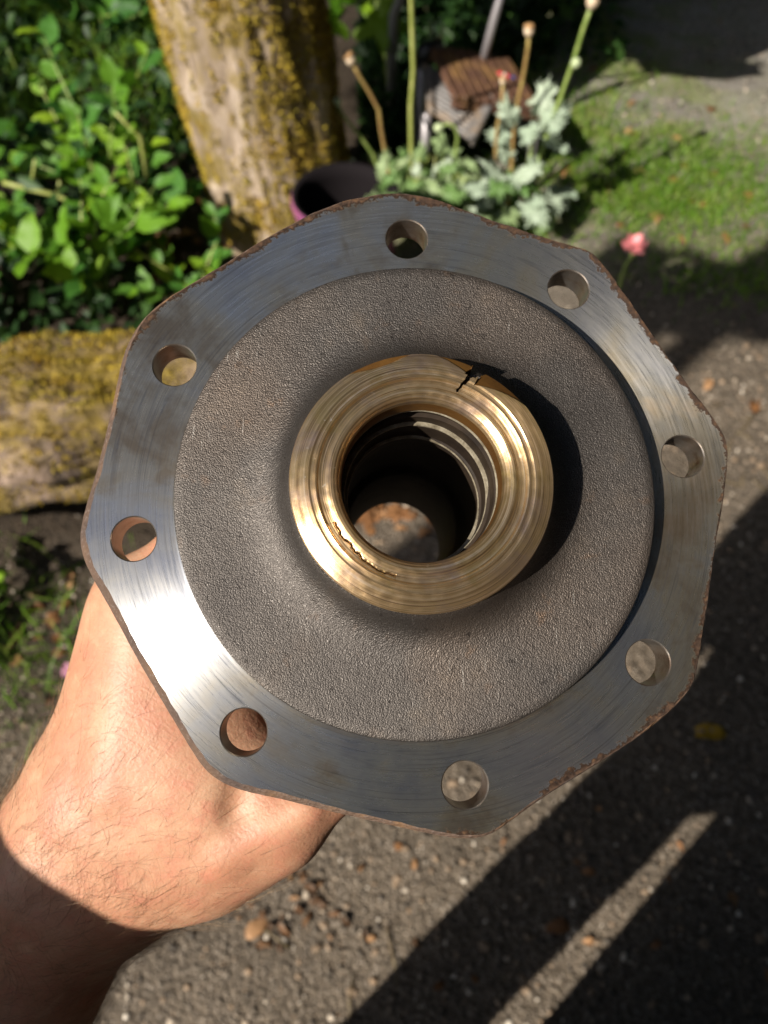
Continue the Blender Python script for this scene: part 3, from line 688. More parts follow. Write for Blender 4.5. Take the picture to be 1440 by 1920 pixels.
def ovate(name, W=0.62, tip=1.0, fold=0.22, curl=0.25, wav=0.04, seed=0):
    r = random.Random(seed); V = []; F = []; N = 8
    for i in range(N + 1):
        t = i / N; w = W * 0.5 * math.sin(math.pi * min(1, t ** (0.75 * tip) * 0.98 + 0.01)) ** 0.8 + 0.004
        z = -curl * (t - 0.25) ** 2 + r.uniform(-wav, wav) * 0.3
        for s_, f in ((-1, fold), (-.5, fold * .35), (0, 0), (.5, fold * .35), (1, fold)):
            V.append((t, s_ * w, z + f * w + r.uniform(-wav, wav) * abs(s_)))
    for i in range(N):
        for k in range(4): a = i * 5 + k; F.append((a, a + 5, a + 6, a + 1))
    return pydata(name, V, F)
OVS = [ovate('leaf', .55 + .08 * (k % 3), 1.0, .15 + .1 * (k % 2), .15 + .1 * k / 3, .05, k) for k in range(5)]
def lobed(name, lobes=7, depth=.55, W=.75, seed=0, frill=.12, curl=.3):
    """a leaf with a ragged, cut outline, domed and waved"""
    r = random.Random(seed); n = lobes * 8; V = [(0.5, 0, 0.03)]; F = []
    for ring, k in ((.45, 1), (.75, 2), (1.0, 3)):
        for i in range(n):
            a = 2 * math.pi * i / n; lob = 0.5 + 0.5 * math.cos(a * lobes)
            rad = ring * (1 - (depth * (1 - lob) * (ring ** 2))) * (1 + (r.uniform(-frill, frill) if k == 3 else 0))
            x = 0.5 + 0.55 * rad * math.cos(a); y = W * 0.5 * rad * math.sin(a)
            V.append((x, y, -curl * ((x - .4) ** 2) + r.uniform(-.5, .5) * frill * (k - 1) * .5 + .08 * rad * math.sin(a * lobes * .5)))
    for i in range(n): F.append((0, 1 + i, 1 + (i + 1) % n))
    for k in range(2):
        for i in range(n): a = 1 + k * n; F.append((a + i, a + n + i, a + n + (i + 1) % n, a + (i + 1) % n))
    return pydata(name, V, F)
LOB = [lobed('leaf', 7 + 2 * (k % 2), .28, .8, k, .30, .5) for k in range(5)]
MAPLE = [lobed('leaf', 5, .55, 1.0, 20 + k, .10, .2) for k in range(2)]
def set_mat(meshes, mat):
    out = []
    for me in meshes:
        c = me.copy(); c.materials.append(mat); c.polygons.foreach_set('use_smooth', [True] * len(c.polygons)); out.append(c)
    return out
OV_B, OV_M, LOB_G, LOB_F, MAP_B = set_mat(OVS, G_BRIGHT), set_mat(OVS, G_MID), set_mat(LOB, G_GLAUC), set_mat(LOB, G_FOL), set_mat(MAPLE, G_BRIGHT)
def put(me, name, parent, loc, dirv, nrm, size, wid=1.0):
    x = Vector(dirv).normalized(); z = Vector(nrm); z = (z - x * z.dot(x)).normalized(); y = z.cross(x)
    o = bpy.data.objects.new(name, me); COL.objects.link(o); o.parent = parent
    M3 = Matrix((x * size, y * size * wid, z * size)).transposed(); o.matrix_local = Matrix.Translation(loc) @ M3.to_4x4(); return o
def rv(a=1.0): return Vector((rnd.uniform(-a, a), rnd.uniform(-a, a), rnd.uniform(-a, a)))
TOSUN = (SUN + Vector((0, -.4, .5))).normalized()
def shrub(base, label, stems=6, h=.4, spread=.3, per=8, size=(.05, .075), mats=(OV_B, OV_M), bias=.5, group=None, name='shrub', stem_m=None):
    root = empty(name, base); tag(root, label, 'shrub', group)
    for k in range(stems):
        a = 2 * math.pi * k / stems + rnd.uniform(-.5, .5); sp_ = spread * rnd.uniform(.45, 1.0); hh = h * rnd.uniform(.6, 1.05)
        top = Vector((math.cos(a) * sp_, math.sin(a) * sp_, hh)); mid = Vector((top.x * .35, top.y * .35, hh * .62)) + rv(.03)
        pts = [Vector((math.cos(a) * .02, math.sin(a) * .02, -.02)), mid * .5 + rv(.01), mid, mid.lerp(top, .55) + rv(.015), top]
        V = []; F = []; tube_mesh(V, F, pts, [.0042, .0038, .0034, .0026, .0014], 6)
        link('stem', pydata('stem', V, F), stem_m or (S_OLIVE if k % 2 else S_GREEN), root)
        for i in range(per):
            t = .30 + .70 * (i + 1) / per; q = t * 4; j = min(3, int(q)); p = pts[j].lerp(pts[j + 1], q - j)
            dr = (pts[j + 1] - pts[j]).normalized(); side = Vector((math.cos(i * 2.4 + k), math.sin(i * 2.4 + k), .25))
            d = (side * 1.0 + dr * rnd.uniform(.3, .9) + rv(.25)); n = (Vector((0, 0, 1)) * .7 + TOSUN * .7 + rv(.45))
            put(rnd.choice(mats[0] if rnd.random() < bias else mats[1]), 'leaf', root, p, d, n, rnd.uniform(*size) * (.75 if t > .93 else 1) * rnd.uniform(.55, 1.25), rnd.uniform(.85, 1.1))
    return root
def scatter(name, mat, pts, size, seed, tilt=.6, asp=.55, parent=None):
    """many small two-faced leaves joined in one mesh: foliage too dense to count"""
    r = np.random.RandomState(seed); P = np.asarray(pts, float); n = len(P)
    nr = np.array([TOSUN[:]]) * .6 + np.array([[0, 0, .5]]) + r.normal(0, tilt, (n, 3)); nr /= np.linalg.norm(nr, axis=1)[:, None]
    d = r.normal(0, 1, (n, 3)); d -= nr * (d * nr).sum(1)[:, None]; d /= np.linalg.norm(d, axis=1)[:, None]; b = np.cross(nr, d)
    s = r.uniform(size[0], size[1], n)[:, None]
    Q = [P - d * s * .5, P - d * s * .1 + b * s * asp * .5 + nr * s * .08, P + d * s * .5 - nr * s * .1, P - d * s * .1 - b * s * asp * .5 + nr * s * .08]
    V = np.stack(Q, 1).reshape(-1, 3); i = np.arange(n)[:, None] * 4
    T = np.concatenate([i + np.array([[0, 1, 2]]), i + np.array([[0, 2, 3]])])
    return tag(link(name, npmesh(name, V, T), mat, parent), kind='stuff')
def blades(name, mat, x, y, h, w, seed, lean=.5, z=None, parent=None):
    r = np.random.RandomState(seed); n = len(x); a = r.uniform(0, 6.28, n); hh = r.uniform(h[0], h[1], n); ww = r.uniform(w[0], w[1], n)
    la = r.uniform(0, 6.28, n); ll = hh * r.uniform(.1, lean * 1.6, n); z = np.array([hgt(p, q_) for p, q_ in zip(x, y)]) if z is None else z
    V = []
    for t, k in ((0, 1), (.5, .85), (1, 0)):
        cx, cy, cz = x + np.cos(la) * ll * t * t, y + np.sin(la) * ll * t * t, z + hh * (t - .25 * t * t)
        if k: V += [np.stack([cx - np.cos(a) * ww * k, cy - np.sin(a) * ww * k, cz], 1), np.stack([cx + np.cos(a) * ww * k, cy + np.sin(a) * ww * k, cz], 1)]
        else: V += [np.stack([cx, cy, cz], 1)]
    V = np.stack(V, 1).reshape(-1, 3); i = np.arange(n)[:, None] * 5
    T = np.concatenate([i + np.array([[0, 1, 3]]), i + np.array([[0, 3, 2]]), i + np.array([[2, 3, 4]])])
    return tag(link(name, npmesh(name, V, T), mat, parent), kind='stuff')

# ------------------------------------------------------------------ mossy tree and log
def bark(name, a, b, c_, axis='z', mossamt=0.5):
    m = NT(name); c = m.co(); sc_ = (1, 1, .22)
    n1 = m.noise(m.scale(c, *sc_), 26, 5, 0.65, .4); n2 = m.noise(c, 9, 4, 0.6); n3 = m.noise(c, 220, 3, 0.6); v = m.voro(m.scale(c, *sc_), 34)
    base = m.ramp(n1, [(0.3, a), (0.5, b), (0.68, c_)])
    mo = m.math('ADD', n2, m.math('MULTIPLY', n1, 0.35))
    base = m.mix(m.rng(mo, .68 - .2 * mossamt, .84 - .2 * mossamt, 0.0, 0.9), base, m.ramp(n3, [(0.3, (0.11, 0.075, 0.010)), (0.7, (0.27, 0.19, 0.022))]))
    m.set(Base_Color=base, Roughness=0.9, Normal=m.bump(m.math('ADD', m.math('ADD', n1, m.math('MULTIPLY', n3, .35)), m.math('MULTIPLY', v, .5)), 0.9, 0.012)); return m.m
def wood(path, radii, flare, seed, seg=96, rows=120, amp=.012, under=0.0):
    """bark-covered trunk along a path; returns verts, quads, normals"""
    V = []; path = [Vector(p) for p in path]
    for i in range(rows + 1):
        t = i / rows * (len(path) - 1); j = min(len(path) - 2, int(t)); p = path[j].lerp(path[j + 1], t - j); rr = radii[j] + (radii[j + 1] - radii[j]) * (t - j)
        d = (path[j + 1] - path[j]).normalized(); x = d.cross(Vector((0.02, 1, 0.03))).normalized(); y = d.cross(x)
        s = sum((path[k + 1] - path[k]).length for k in range(j)) + (path[j + 1] - path[j]).length * (t - j)
        for k in range(seg):
            a = 2 * math.pi * k / seg; u = x * math.cos(a) + y * math.sin(a)
            f = 1 + flare * math.exp(-s / .16) * (1 + .45 * math.sin(a * 3 + seed))
            if under and u.y < .35: f *= 1 - under * smooth01((-u.z - .10) / .14) * (1 - .6 * smooth01((-u.z - .8) / .2)) * (.75 + .5 * mnoise.noise(Vector((s * 4, seed, 0))))
            dd = mnoise.noise(Vector((u.x * 9 + seed, u.y * 9 + u.z * 9, s * 6))) * amp + abs(mnoise.noise(Vector((u.x * 22, u.y * 22 + u.z * 22, s * 9 + seed)))) * amp * .9 + mnoise.noise(Vector((u.x * 2.5, u.y * 2.5 + u.z * 2.5, s * (2 if under == 0 else 4.5) + seed))) * amp * (2.2 if under == 0 else 1.9)
            V.append(p + u * (rr * f + dd))
    q = np.array([(i * seg + k, i * seg + (k + 1) % seg, (i + 1) * seg + (k + 1) % seg, (i + 1) * seg + k) for i in range(rows) for k in range(seg)])
    return np.array([v[:] for v in V]), q
def moss_on(V, q, parent, n, seed, mask, size=(.005, .013)):
    r = np.random.RandomState(seed); A, B_, C_, D_ = (V[q[:, i]] for i in range(4))
    cn = (A + B_ + C_ + D_) / 4; nn = np.cross(C_ - A, D_ - B_); ar = np.linalg.norm(nn, axis=1); nn /= ar[:, None]
    w = ar * np.array([max(0, mask(Vector(p), Vector(m_))) for p, m_ in zip(cn, nn)]); i = r.choice(len(q), n, p=w / w.sum())
    u, v = r.rand(n, 1), r.rand(n, 1); P = A[i] * (1 - u) * (1 - v) + B_[i] * u * (1 - v) + C_[i] * u * v + D_[i] * (1 - u) * v
    nrm = nn[i]; s = r.uniform(size[0], size[1], n)[:, None]; Vt = []; 
    for k in range(3):
        d = nrm * .8 + r.normal(0, .55, (n, 3)); d /= np.linalg.norm(d, axis=1)[:, None]; side = np.cross(d, r.normal(0, 1, (n, 3))); side /= np.linalg.norm(side, axis=1)[:, None]
        Vt += [P + side * s * .28 - nrm * .002, P - side * s * .28 - nrm * .002, P + d * s]
    Vt = np.stack(Vt, 1).reshape(-1, 3); T = np.arange(len(Vt)).reshape(-1, 3)
    return tag(link('moss', npmesh('moss', Vt, T), M_MOSS, parent, smooth=False), kind='stuff')
m = NT('ochre moss'); ri = m.add('NewGeometry').outputs['Random Per Island']; c = m.co(); nz = m.noise(c, 14, 4)
m.set(Base_Color=m.mix(m.rng(nz, .35, .65, 0, 1), m.ramp(ri, [(0.0, (0.15, 0.09, 0.008)), (0.5, (0.40, 0.26, 0.018)), (1.0, (0.58, 0.41, 0.04))]), m.ramp(ri, [(0.0, (0.12, 0.09, 0.010)), (0.6, (0.34, 0.27, 0.022)), (1.0, (0.50, 0.41, 0.05))])), Roughness=0.9)
M_MOSS = m.m
B_TREE = bark('lichened bark', (0.18, 0.13, 0.085), (0.36, 0.275, 0.20), (0.55, 0.45, 0.37), mossamt=.35)
B_LOG = bark('rotting bark', (0.04, 0.028, 0.02), (0.17, 0.12, 0.085), (0.36, 0.26, 0.20), mossamt=.45)
TB = Vector((-.285, 2.00, 0))
tree = empty('mossy_tree', TB); tag(tree, 'thick leaning tree trunk with ochre moss and pale bark behind the purple pot', 'tree')
tp = [Vector((0, 0, -.06)), Vector((-.02, 0, .25)), Vector((-.065, 0, .66)), Vector((-.16, .04, 1.3)), Vector((-.25, .12, 2.2)), Vector((-.30, .2, 3.2))]
tv, tq = wood(tp, [.192, .190, .184, .17, .15, .12], .10, 1.3, 112, 190, .010)
link('trunk', npmesh('trunk', tv, tq), B_TREE, tree)
moss_on(tv, tq, tree, 15000, 11, lambda p, n: (p.z < 1.0) * (n.y < .5) * (.02 + 1.5 * max(0, mnoise.noise(p * 7 + Vector((3, 0, 0))) - .05) + (.8 if n.x < -.72 else 0) + (1.5 * max(0, .4 + mnoise.noise(p * 5)) if n.x > .0 else 0)))
for k, (z_, a, L_) in enumerate(((1.7, 2.6, 1.5), (2.2, .6, 1.6), (2.7, 4.4, 1.4), (3.1, 1.6, 1.5))):
    j = Vector((-.2 - .03 * k, .1 + .03 * k, z_)); V = []; F = []
    e = j + Vector((math.cos(a), math.sin(a), .55)) * L_; tube_mesh(V, F, [j, j.lerp(e, .4) + rv(.08), j.lerp(e, .75) + rv(.1), e], [.06, .045, .03, .012], 10)
    link('limb', pydata('limb', V, F), B_TREE, tree)
r = np.random.RandomState(8); cl = [Vector((-.25, .2, 3.4)) + Vector((math.cos(a) * q, math.sin(a) * q, z_)) for a, q, z_ in ((2.6, 1.4, .0), (.6, 1.4, .3), (4.4, 1.2, .4), (1.6, 1.3, .7), (3.4, .5, .9), (0, .6, .8))]
scatter('crown', G_DARK, np.concatenate([np.array(c_[:]) + r.normal(0, .38, (420, 3)) for c_ in cl]), (.07, .12), 3, parent=tree)

LA_, LB_ = Vector((-1.75, .83, .19)), Vector((-.22, 1.153, .20))
log = empty('fallen_log', (LA_ + LB_) / 2 - Vector((0, 0, .2))); tag(log, 'fallen moss covered log lying on the ground at left behind the hand', 'log')
d = LB_ - LA_; lo_ = log.location
lp_ = [LA_ - lo_, LA_ + d * .35 + Vector((0, .01, .012)) - lo_, LA_ + d * .7 + Vector((0, -.01, .006)) - lo_, LB_ - lo_]
lv, lq = wood(lp_, [.176, .172, .164, .14], 0, 5.1, 96, 170, .026, .50)
nr_ = len(lv); lv = np.concatenate([lv, [lp_[0][:], lp_[-1][:]]])
lme = npmesh('trunk', lv, lq); bm = bmesh.new(); bm.from_mesh(lme); bm.verts.ensure_lookup_table()
for k in range(96):
    bm.faces.new((bm.verts[nr_], bm.verts[(k + 1) % 96], bm.verts[k])); bm.faces.new((bm.verts[nr_ + 1], bm.verts[nr_ - 96 + k], bm.verts[nr_ - 96 + (k + 1) % 96]))
bmesh.ops.recalc_face_normals(bm, faces=bm.faces); bm.to_mesh(lme); bm.free()
link('trunk', lme, B_LOG, log)
moss_on(lv[:nr_], lq, log, 20000, 12, lambda p, n: (abs(n.x) < .9) * (.03 + max(0, n.z - .05) * 1.2 * (.35 + max(0, .3 + mnoise.noise(p * 6))) + .8 * max(0, mnoise.noise(p * 9) - .1) * (n.y < .3)), (.004, .011))

# ------------------------------------------------------------------ the bushes at left
shrub((-.66, 1.86, 0), 'broad leaved green shrub pressed against left side of the mossy trunk', 9, .34, .26, 8, (0.068, 0.094), bias=.35, group='shrubs behind the log')
shrub((-.80, 1.66, 0), 'brightest yellow green shrub just behind the top of the mossy log', 10, .34, .26, 9, (0.068, 0.102), bias=.9, group='shrubs behind the log')
shrub((-1.12, 1.60, 0), 'glossy green shrub at the left picture edge above the mossy log', 10, .34, .28, 9, (0.068, 0.102), bias=.6, group='shrubs behind the log')
shrub((-.52, 1.62, 0), 'small leafy green shrub between the log and the upper left flange edge', 7, .22, .2, 7, (0.060, 0.084), bias=.4, group='shrubs behind the log')
shrub((-1.28, 1.95, 0), 'taller shrub with yellow green bare twigs at left edge in dark shade', 7, .46, .34, 7, (0.075, 0.116), bias=.3, group='shrubs behind the log')
shrub((-.86, 2.08, 0), 'green shrub with an upright budding twig left of the leaning trunk', 8, .42, .28, 7, (0.068, 0.102), bias=.45, group='shrubs behind the log')
shrub((-1.05, 3.0, 0), 'shaded weedy shrub high in the picture left of the trunk', 9, .42, .4, 8, (0.075, 0.116), (OV_M, OV_M), group='weeds at the back')
shrub((-1.75, 2.9, 0), 'pale green weedy shrub in the top left corner', 9, .5, .4, 8, (0.075, 0.131), bias=.4, group='weeds at the back')
shrub((-.86, .72, 0), 'small bright weed with two heart shaped leaves in front of the log', 4, .13, .08, 3, (0.060, 0.080), bias=1.0)
shrub((-.95, .60, 0), 'low green weed at left edge of the gravel below the log', 5, .10, .10, 4, (0.068, 0.087), bias=.8)
tw = empty('bramble_cane', (-1.24, 1.82, 0)); tag(tw, 'bare yellow green bramble cane crossing the dark gap at left', 'cane')
for pl, rr in (([(5, 342), (35, 350), (105, 366), (160, 392), (240, 420)], .0058), ([(58, 355), (63, 322), (66, 300)], .004), ([(108, 366), (112, 340)], .004)):
    V = []; F = []; tube_mesh(V, F, [above(x, y, 1.80) - tw.location for x, y in pl], [rr] * len(pl), 8); link('stem', pydata('stem', V, F), S_OLIVE, tw)
tw2 = empty('budding_twig', above(272, 300, 1.86) * 1); tag(tw2, 'short pale green budding twig standing out against dark shade', 'twig')
V = []; F = []; tube_mesh(V, F, [above(x, y, 1.86) - tw2.location for x, y in ((275, 330), (268, 285), (262, 255), (235, 230), (216, 210))], [.005, .0055, .006, .005, .004], 8); link('stem', pydata('stem', V, F), S_OLIVE, tw2)
for x, y in ((222, 212), (250, 246), (262, 262), (240, 250)): put(rnd.choice(OV_B), 'leaf', tw2, above(x, y, 1.86) - tw2.location, Vector((rnd.uniform(-1, 1), -.2, .4)), TOSUN, .035)
r = np.random.RandomState(21)
def region(n, fn):
    P = []
    while len(P) < n:
        p = fn(r)
        if p is not None: P.append(p)
    return np.array(P)
def under(r):
    x, y = r.uniform(-2.3, -.45), r.uniform(1.35, 3.6)
    if x > -.62 and y < 2.3: return None
    return (x, y, abs(r.normal(0, .13)) + .01)
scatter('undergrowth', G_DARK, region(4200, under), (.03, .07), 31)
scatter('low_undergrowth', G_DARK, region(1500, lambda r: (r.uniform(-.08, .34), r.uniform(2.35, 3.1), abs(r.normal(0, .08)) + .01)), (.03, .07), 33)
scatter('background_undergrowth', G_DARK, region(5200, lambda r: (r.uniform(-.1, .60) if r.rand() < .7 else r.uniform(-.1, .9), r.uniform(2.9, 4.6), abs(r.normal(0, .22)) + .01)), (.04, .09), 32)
x = r.uniform(-1.9, -.3, 2600); y = r.uniform(2.3, 3.9, 2600); blades('weedy_grass', G_GRASS, x, y, (.10, .34), (.0022, .0045), 41, .8)
x = r.normal(-.80, .17, 480); y = r.normal(.62, .13, 480); blades('thin_grass', G_GRASS, x, y, (.03, .11), (.0012, .0022), 42, 1.1)
x = np.concatenate([r.normal(.92, .24, 5200), r.normal(.62, .2, 1500), r.normal(1.1, .2, 900)]); y = np.concatenate([r.normal(2.22, .17, 5200), r.normal(2.75, .3, 1500), r.normal(1.78, .06, 900)])
blades('grass', G_GRASS, x, y, (.012, .05), (.0014, .0028), 43, .8)
x = r.uniform(1.2, 2.1, 1500); y = r.normal(3.75, .12, 1500); blades('verge_grass', G_GRASS, x, y, (.03, .12), (.002, .004), 44, .8)

# maple seedling at the top
mp = empty('maple_seedling', (.02, 2.62, 0)); tag(mp, 'bright maple seedling leaves right of the trunk at top', 'seedling')
V = []; F = []; tube_mesh(V, F, [Vector((0, 0, -.02)), Vector((-.02, .0, .25)), Vector((-.06, .02, .50))], [.005, .004, .003], 6); link('stem', pydata('stem', V, F), S_GREEN, mp)
for (x, y), d, s_ in (((655, 40), (-.9, -.3, .1), .15), ((665, 36), (1, -.25, -.05), .17), ((650, 22), (-.3, -.2, .8), .14), ((700, 18), (.5, 0, .6), .13)):
    p = above(x, y, 2.55) - mp.location; put(rnd.choice(MAP_B), 'leaf', mp, p, d, TOSUN + rv(.2), s_)
V = []; F = []; p = above(700, 60, 2.55) - mp.location; tube_mesh(V, F, [Vector((-.04, .01, .40)), p], [.003, .002], 6); link('twig', pydata('twig', V, F), S_GREEN, mp)

# ------------------------------------------------------------------ purple pot
def ground_at(px, py, z): return ground(px, py, z)
pc = ground_at(648, 364, .36); pot = empty('glazed_pot', (pc.x, pc.y, 0)); tag(pot, 'purple glazed plant pot standing at the foot of the mossy trunk', 'pot')
m = NT('purple glaze'); c = m.co(); n = m.noise(c, 9, 4, .6); m.set(Base_Color=m.ramp(n, [(0.3, (0.07, 0.03, 0.09)), (0.5, (0.18, 0.05, 0.12)), (0.7, (0.30, 0.10, 0.16))]), Roughness=0.25)
V, F = lathe([(.08, 0), (.096, .02), (.120, .20), (.125, .315), (.131, .325), (.135, .350), (.130, .362), (.117, .358), (.113, .33), (.107, .16), (.10, .15)], 64)
pb = link('body', pydata('body', V, F), [m.m], pot)
m = NT('near black pot inside'); m.set(Base_Color=(.010, .008, .009), Roughness=.9, Specular_IOR_Level=.08); pb.data.materials.append(m.m)  # near-black colour on the inner faces only
for p in pb.data.polygons: p.material_index = 1 if p.index >= 6 * 64 else 0
m = NT('potting soil'); c = m.co(); n = m.noise(c, 80, 4); m.set(Base_Color=m.mix(n, (0.012, 0.009, 0.006), (0.045, 0.03, 0.02)), Roughness=.95, Normal=m.bump(n, 1, .01))
V, F = lathe([(.106, .152), (.08, .158), (.05, .155), (.001, .16)], 48); link('soil', pydata('soil', V, F), m.m, pot)

# ------------------------------------------------------------------ poppies gone to seed
m = NT('seed head'); c = m.co(); m.set(Base_Color=m.mix(m.noise(c, 60, 3), (0.42, 0.28, 0.16), (0.66, 0.56, 0.42)), Roughness=.6); M_SEED = m.m
m = NT('green pod'); c = m.co(); m.set(Base_Color=m.mix(m.noise(c, 60, 3), (0.30, 0.38, 0.20), (0.46, 0.52, 0.30)), Roughness=.5); M_POD = m.m
m = NT('orange seed cap'); m.set(Base_Color=(0.40, 0.23, 0.10), Roughness=.6); M_CAP = m.m
def pod(parent, p, d, r_, mat, cap=M_CAP, crown=True):
    d = Vector(d).normalized(); V, F = lathe([(.001, -1.25), (.35, -1.15), (.8, -.6), (1.0, 0), (.86, .55), (.5, .85), (.001, .95)], 16)
    o = link('seed_head', pydata('seed_head', [Vector(v) * r_ for v in V], F), mat, parent); o.location = p; o.rotation_euler = d.to_track_quat('Z', 'Y').to_euler()
    if crown:
        V = []; F = []; n = 18
        V.append((0, 0, 1.22))
        for rr, z_ in ((.5, 1.15), (1.0, 1.0), (.9, .9)):
            for k in range(n): V.append((rr * (1 + .12 * (k % 2)) * math.cos(k * 6.2832 / n), rr * (1 + .12 * (k % 2)) * math.sin(k * 6.2832 / n), z_))
        for k in range(n): F.append((0, 1 + k, 1 + (k + 1) % n))
        for j in range(2):
            for k in range(n): a = 1 + j * n; F.append((a + k, a + n + k, a + n + (k + 1) % n, a + (k + 1) % n))
        o2 = link('crown_disc', pydata('crown_disc', [Vector(v) * r_ for v in V], F), cap, o)
    return o
def stem(root, pl, y, r_, mat, y2=None, base=True):
    y2 = y if y2 is None else y2; pts = [above(px, py, y + (y2 - y) * i / max(1, len(pl) - 1)) for i, (px, py) in enumerate(pl)]
    if base: pts.append(Vector((pts[-1].x, pts[-1].y, -.01)))
    pts = [p - root.location for p in pts]; V = []; F = []; n = len(pts); tube_mesh(V, F, pts, [r_ * (.85 + .3 * i / n) for i in range(n)], 8)
    link('stem', pydata('stem', V, F), mat, root); return pts
def poppy(name_label, pl, y, r_, mat, cap=None, capr=.012, capm=None, foliage=0, crown=True, leaves=LOB_F):
    p0 = above(*pl[-1], y); root = empty('poppy_plant', (p0.x, p0.y, 0)); tag(root, name_label, 'poppy', 'poppies gone to seed')
    pts = stem(root, pl, y, r_, mat)
    if cap: pod(root, pts[0], (pts[0] - pts[1]), capr, capm or M_SEED, crown=crown)
    for k in range(foliage):
        a = k * 2.4; d = Vector((math.cos(a), math.sin(a), .35)); put(rnd.choice(leaves), 'leaf', root, Vector((0, 0, .02 + .03 * k)), d, Vector((0, 0, 1)) + TOSUN * .5 + rv(.35), rnd.uniform(.09, .15), rnd.uniform(.6, .9))
    return root
Y0 = 1.98
poppy('dry poppy stem with orange topped seed head right of the trunk', [(657, 112), (672, 140), (692, 172), (710, 205), (714, 240), (722, 285), (730, 330)], Y0, .0052, S_BROWN, True, .0135, None, 7)
poppy('bent green poppy stem with a closed pale bud beside the trunk', [(632, 190), (640, 210), (658, 235), (680, 262), (700, 290), (712, 330)], Y0, .0045, S_GREEN, True, .0105, M_POD, 6, False)
poppy('tallest straight poppy stem running out of the top of the picture', [(769, -80), (771, 0), (775, 130), (770, 200), (771, 285), (773, 330)], Y0, .0062, S_OLIVE, False, .012, None, 7)
poppy('nodding poppy bud on a hooked green stem in front of the grey slats', [(822, 240), (838, 232), (852, 236), (858, 255), (854, 290), (852, 340)], Y0, .0045, S_GREEN, True, .0125, M_POD, 7, False)
poppy('brown poppy stem with small pale head in front of the brown seat', [(943, 152), (941, 200), (932, 240), (930, 285), (925, 340)], Y0, .0050, S_BROWN, True, .0085, None, 6)
poppy('dry poppy stem with brown capped head at right of the brown seat', [(992, 58), (990, 90), (980, 150), (970, 195), (962, 260), (958, 340)], Y0, .0052, S_BROWN, True, .0125, None, 4)
pg = poppy('long slanting bright green poppy stem ending at the top edge', [(1112, 2), (1095, 50), (1075, 115), (1052, 180), (1035, 225), (1010, 300), (1000, 340)], Y0, .0062, S_GREEN, True, .016, M_SEED, 2)
pod(pg, above(1080, 118, Y0 - .02) - pg.location, (.1, -.2, 1), .0125, M_POD, crown=False)
gl = empty('glaucous_poppy', ground(985, 405, .0)); tag(gl, 'pale grey green frilly poppy foliage above the top right flange edge', 'poppy')
for px, py, s_, d in ((955, 395, .14, (-.6, -.5, .1)), (985, 385, .15, (.2, -.9, .0)), (1010, 372, .13, (.9, -.4, .1)), (965, 360, .14, (-.8, .1, .5)), (992, 350, .13, (.2, .2, .9)), (940, 372, .11, (-1, -.1, 0)), (1030, 385, .12, (1, .1, -.1)),
    (975, 300, .11, (-.5, -.3, .6)), (1000, 270, .12, (.4, -.3, .6)), (985, 240, .12, (-.5, 0, .8)), (1015, 225, .13, (.5, 0, .9)), (1035, 240, .10, (.9, -.2, .5)), (970, 255, .09, (-1, 0, .2)), (1040, 265, .08, (1, -.4, -.2)), (990, 320, .10, (0, -.5, .4))):
    for q_ in range(2): put(rnd.choice(LOB_G), 'leaf', gl, above(px - 14 + rnd.uniform(-14, 14), py + rnd.uniform(-14, 14), 1.97 + rnd.uniform(-.06, .05)) - gl.location, Vector(d) + rv(.5), TOSUN * .8 + Vector((0, -.3, .5)) + rv(.6), s_ * rnd.uniform(.5, .8), rnd.uniform(.6, 1.0))
V = []; F = []; tube_mesh(V, F, [Vector((0, 0, -.02)), above(990, 320, 1.98) - gl.location, above(1005, 235, 1.98) - gl.location], [.008, .007, .005], 8); link('stem', pydata('stem', V, F), S_GREEN, gl)
bs = empty('poppy_rosette', (.13, 2.02, 0)); tag(bs, 'low clump of pale green poppy leaves right of the purple pot', 'poppy')
for k in range(34):
    px, py = rnd.uniform(690, 905), rnd.uniform(305, 392); yy = 1.98 + rnd.uniform(-.10, .12)
    p = above(px, py, yy); p.z = max(.02, p.z); put(rnd.choice(LOB_F if rnd.random() < .72 else LOB_G), 'leaf', bs, p - bs.location, Vector((rnd.uniform(-1, 1), rnd.uniform(-1, .6), rnd.uniform(-.2, .7))), TOSUN + rv(.7), rnd.uniform(.05, .11), rnd.uniform(.35, .75))
for k in range(14):
    px = rnd.uniform(665, 930); y_ = 1.97; p0 = above(px, 380, y_); V = []; F = []; e = above(px + rnd.uniform(-50, 50), rnd.uniform(290, 345), y_)
    tube_mesh(V, F, [Vector((p0.x, y_, 0)) - bs.location, (p0.lerp(e, .5) + rv(.02)) - bs.location, e - bs.location], [.0035, .003, .0015], 6); link('stem', pydata('stem', V, F), S_GREEN if k % 2 else S_OLIVE, bs)
for k in range(9):
    p = above(rnd.uniform(672, 730), rnd.uniform(318, 385), 1.60); put(rnd.choice(LOB_F), 'leaf', bs, p - bs.location, Vector((rnd.uniform(-.3, 1), rnd.uniform(-.6, .6), rnd.uniform(-.2, .7))), TOSUN + rv(.6), rnd.uniform(.05, .08), rnd.uniform(.4, .75))
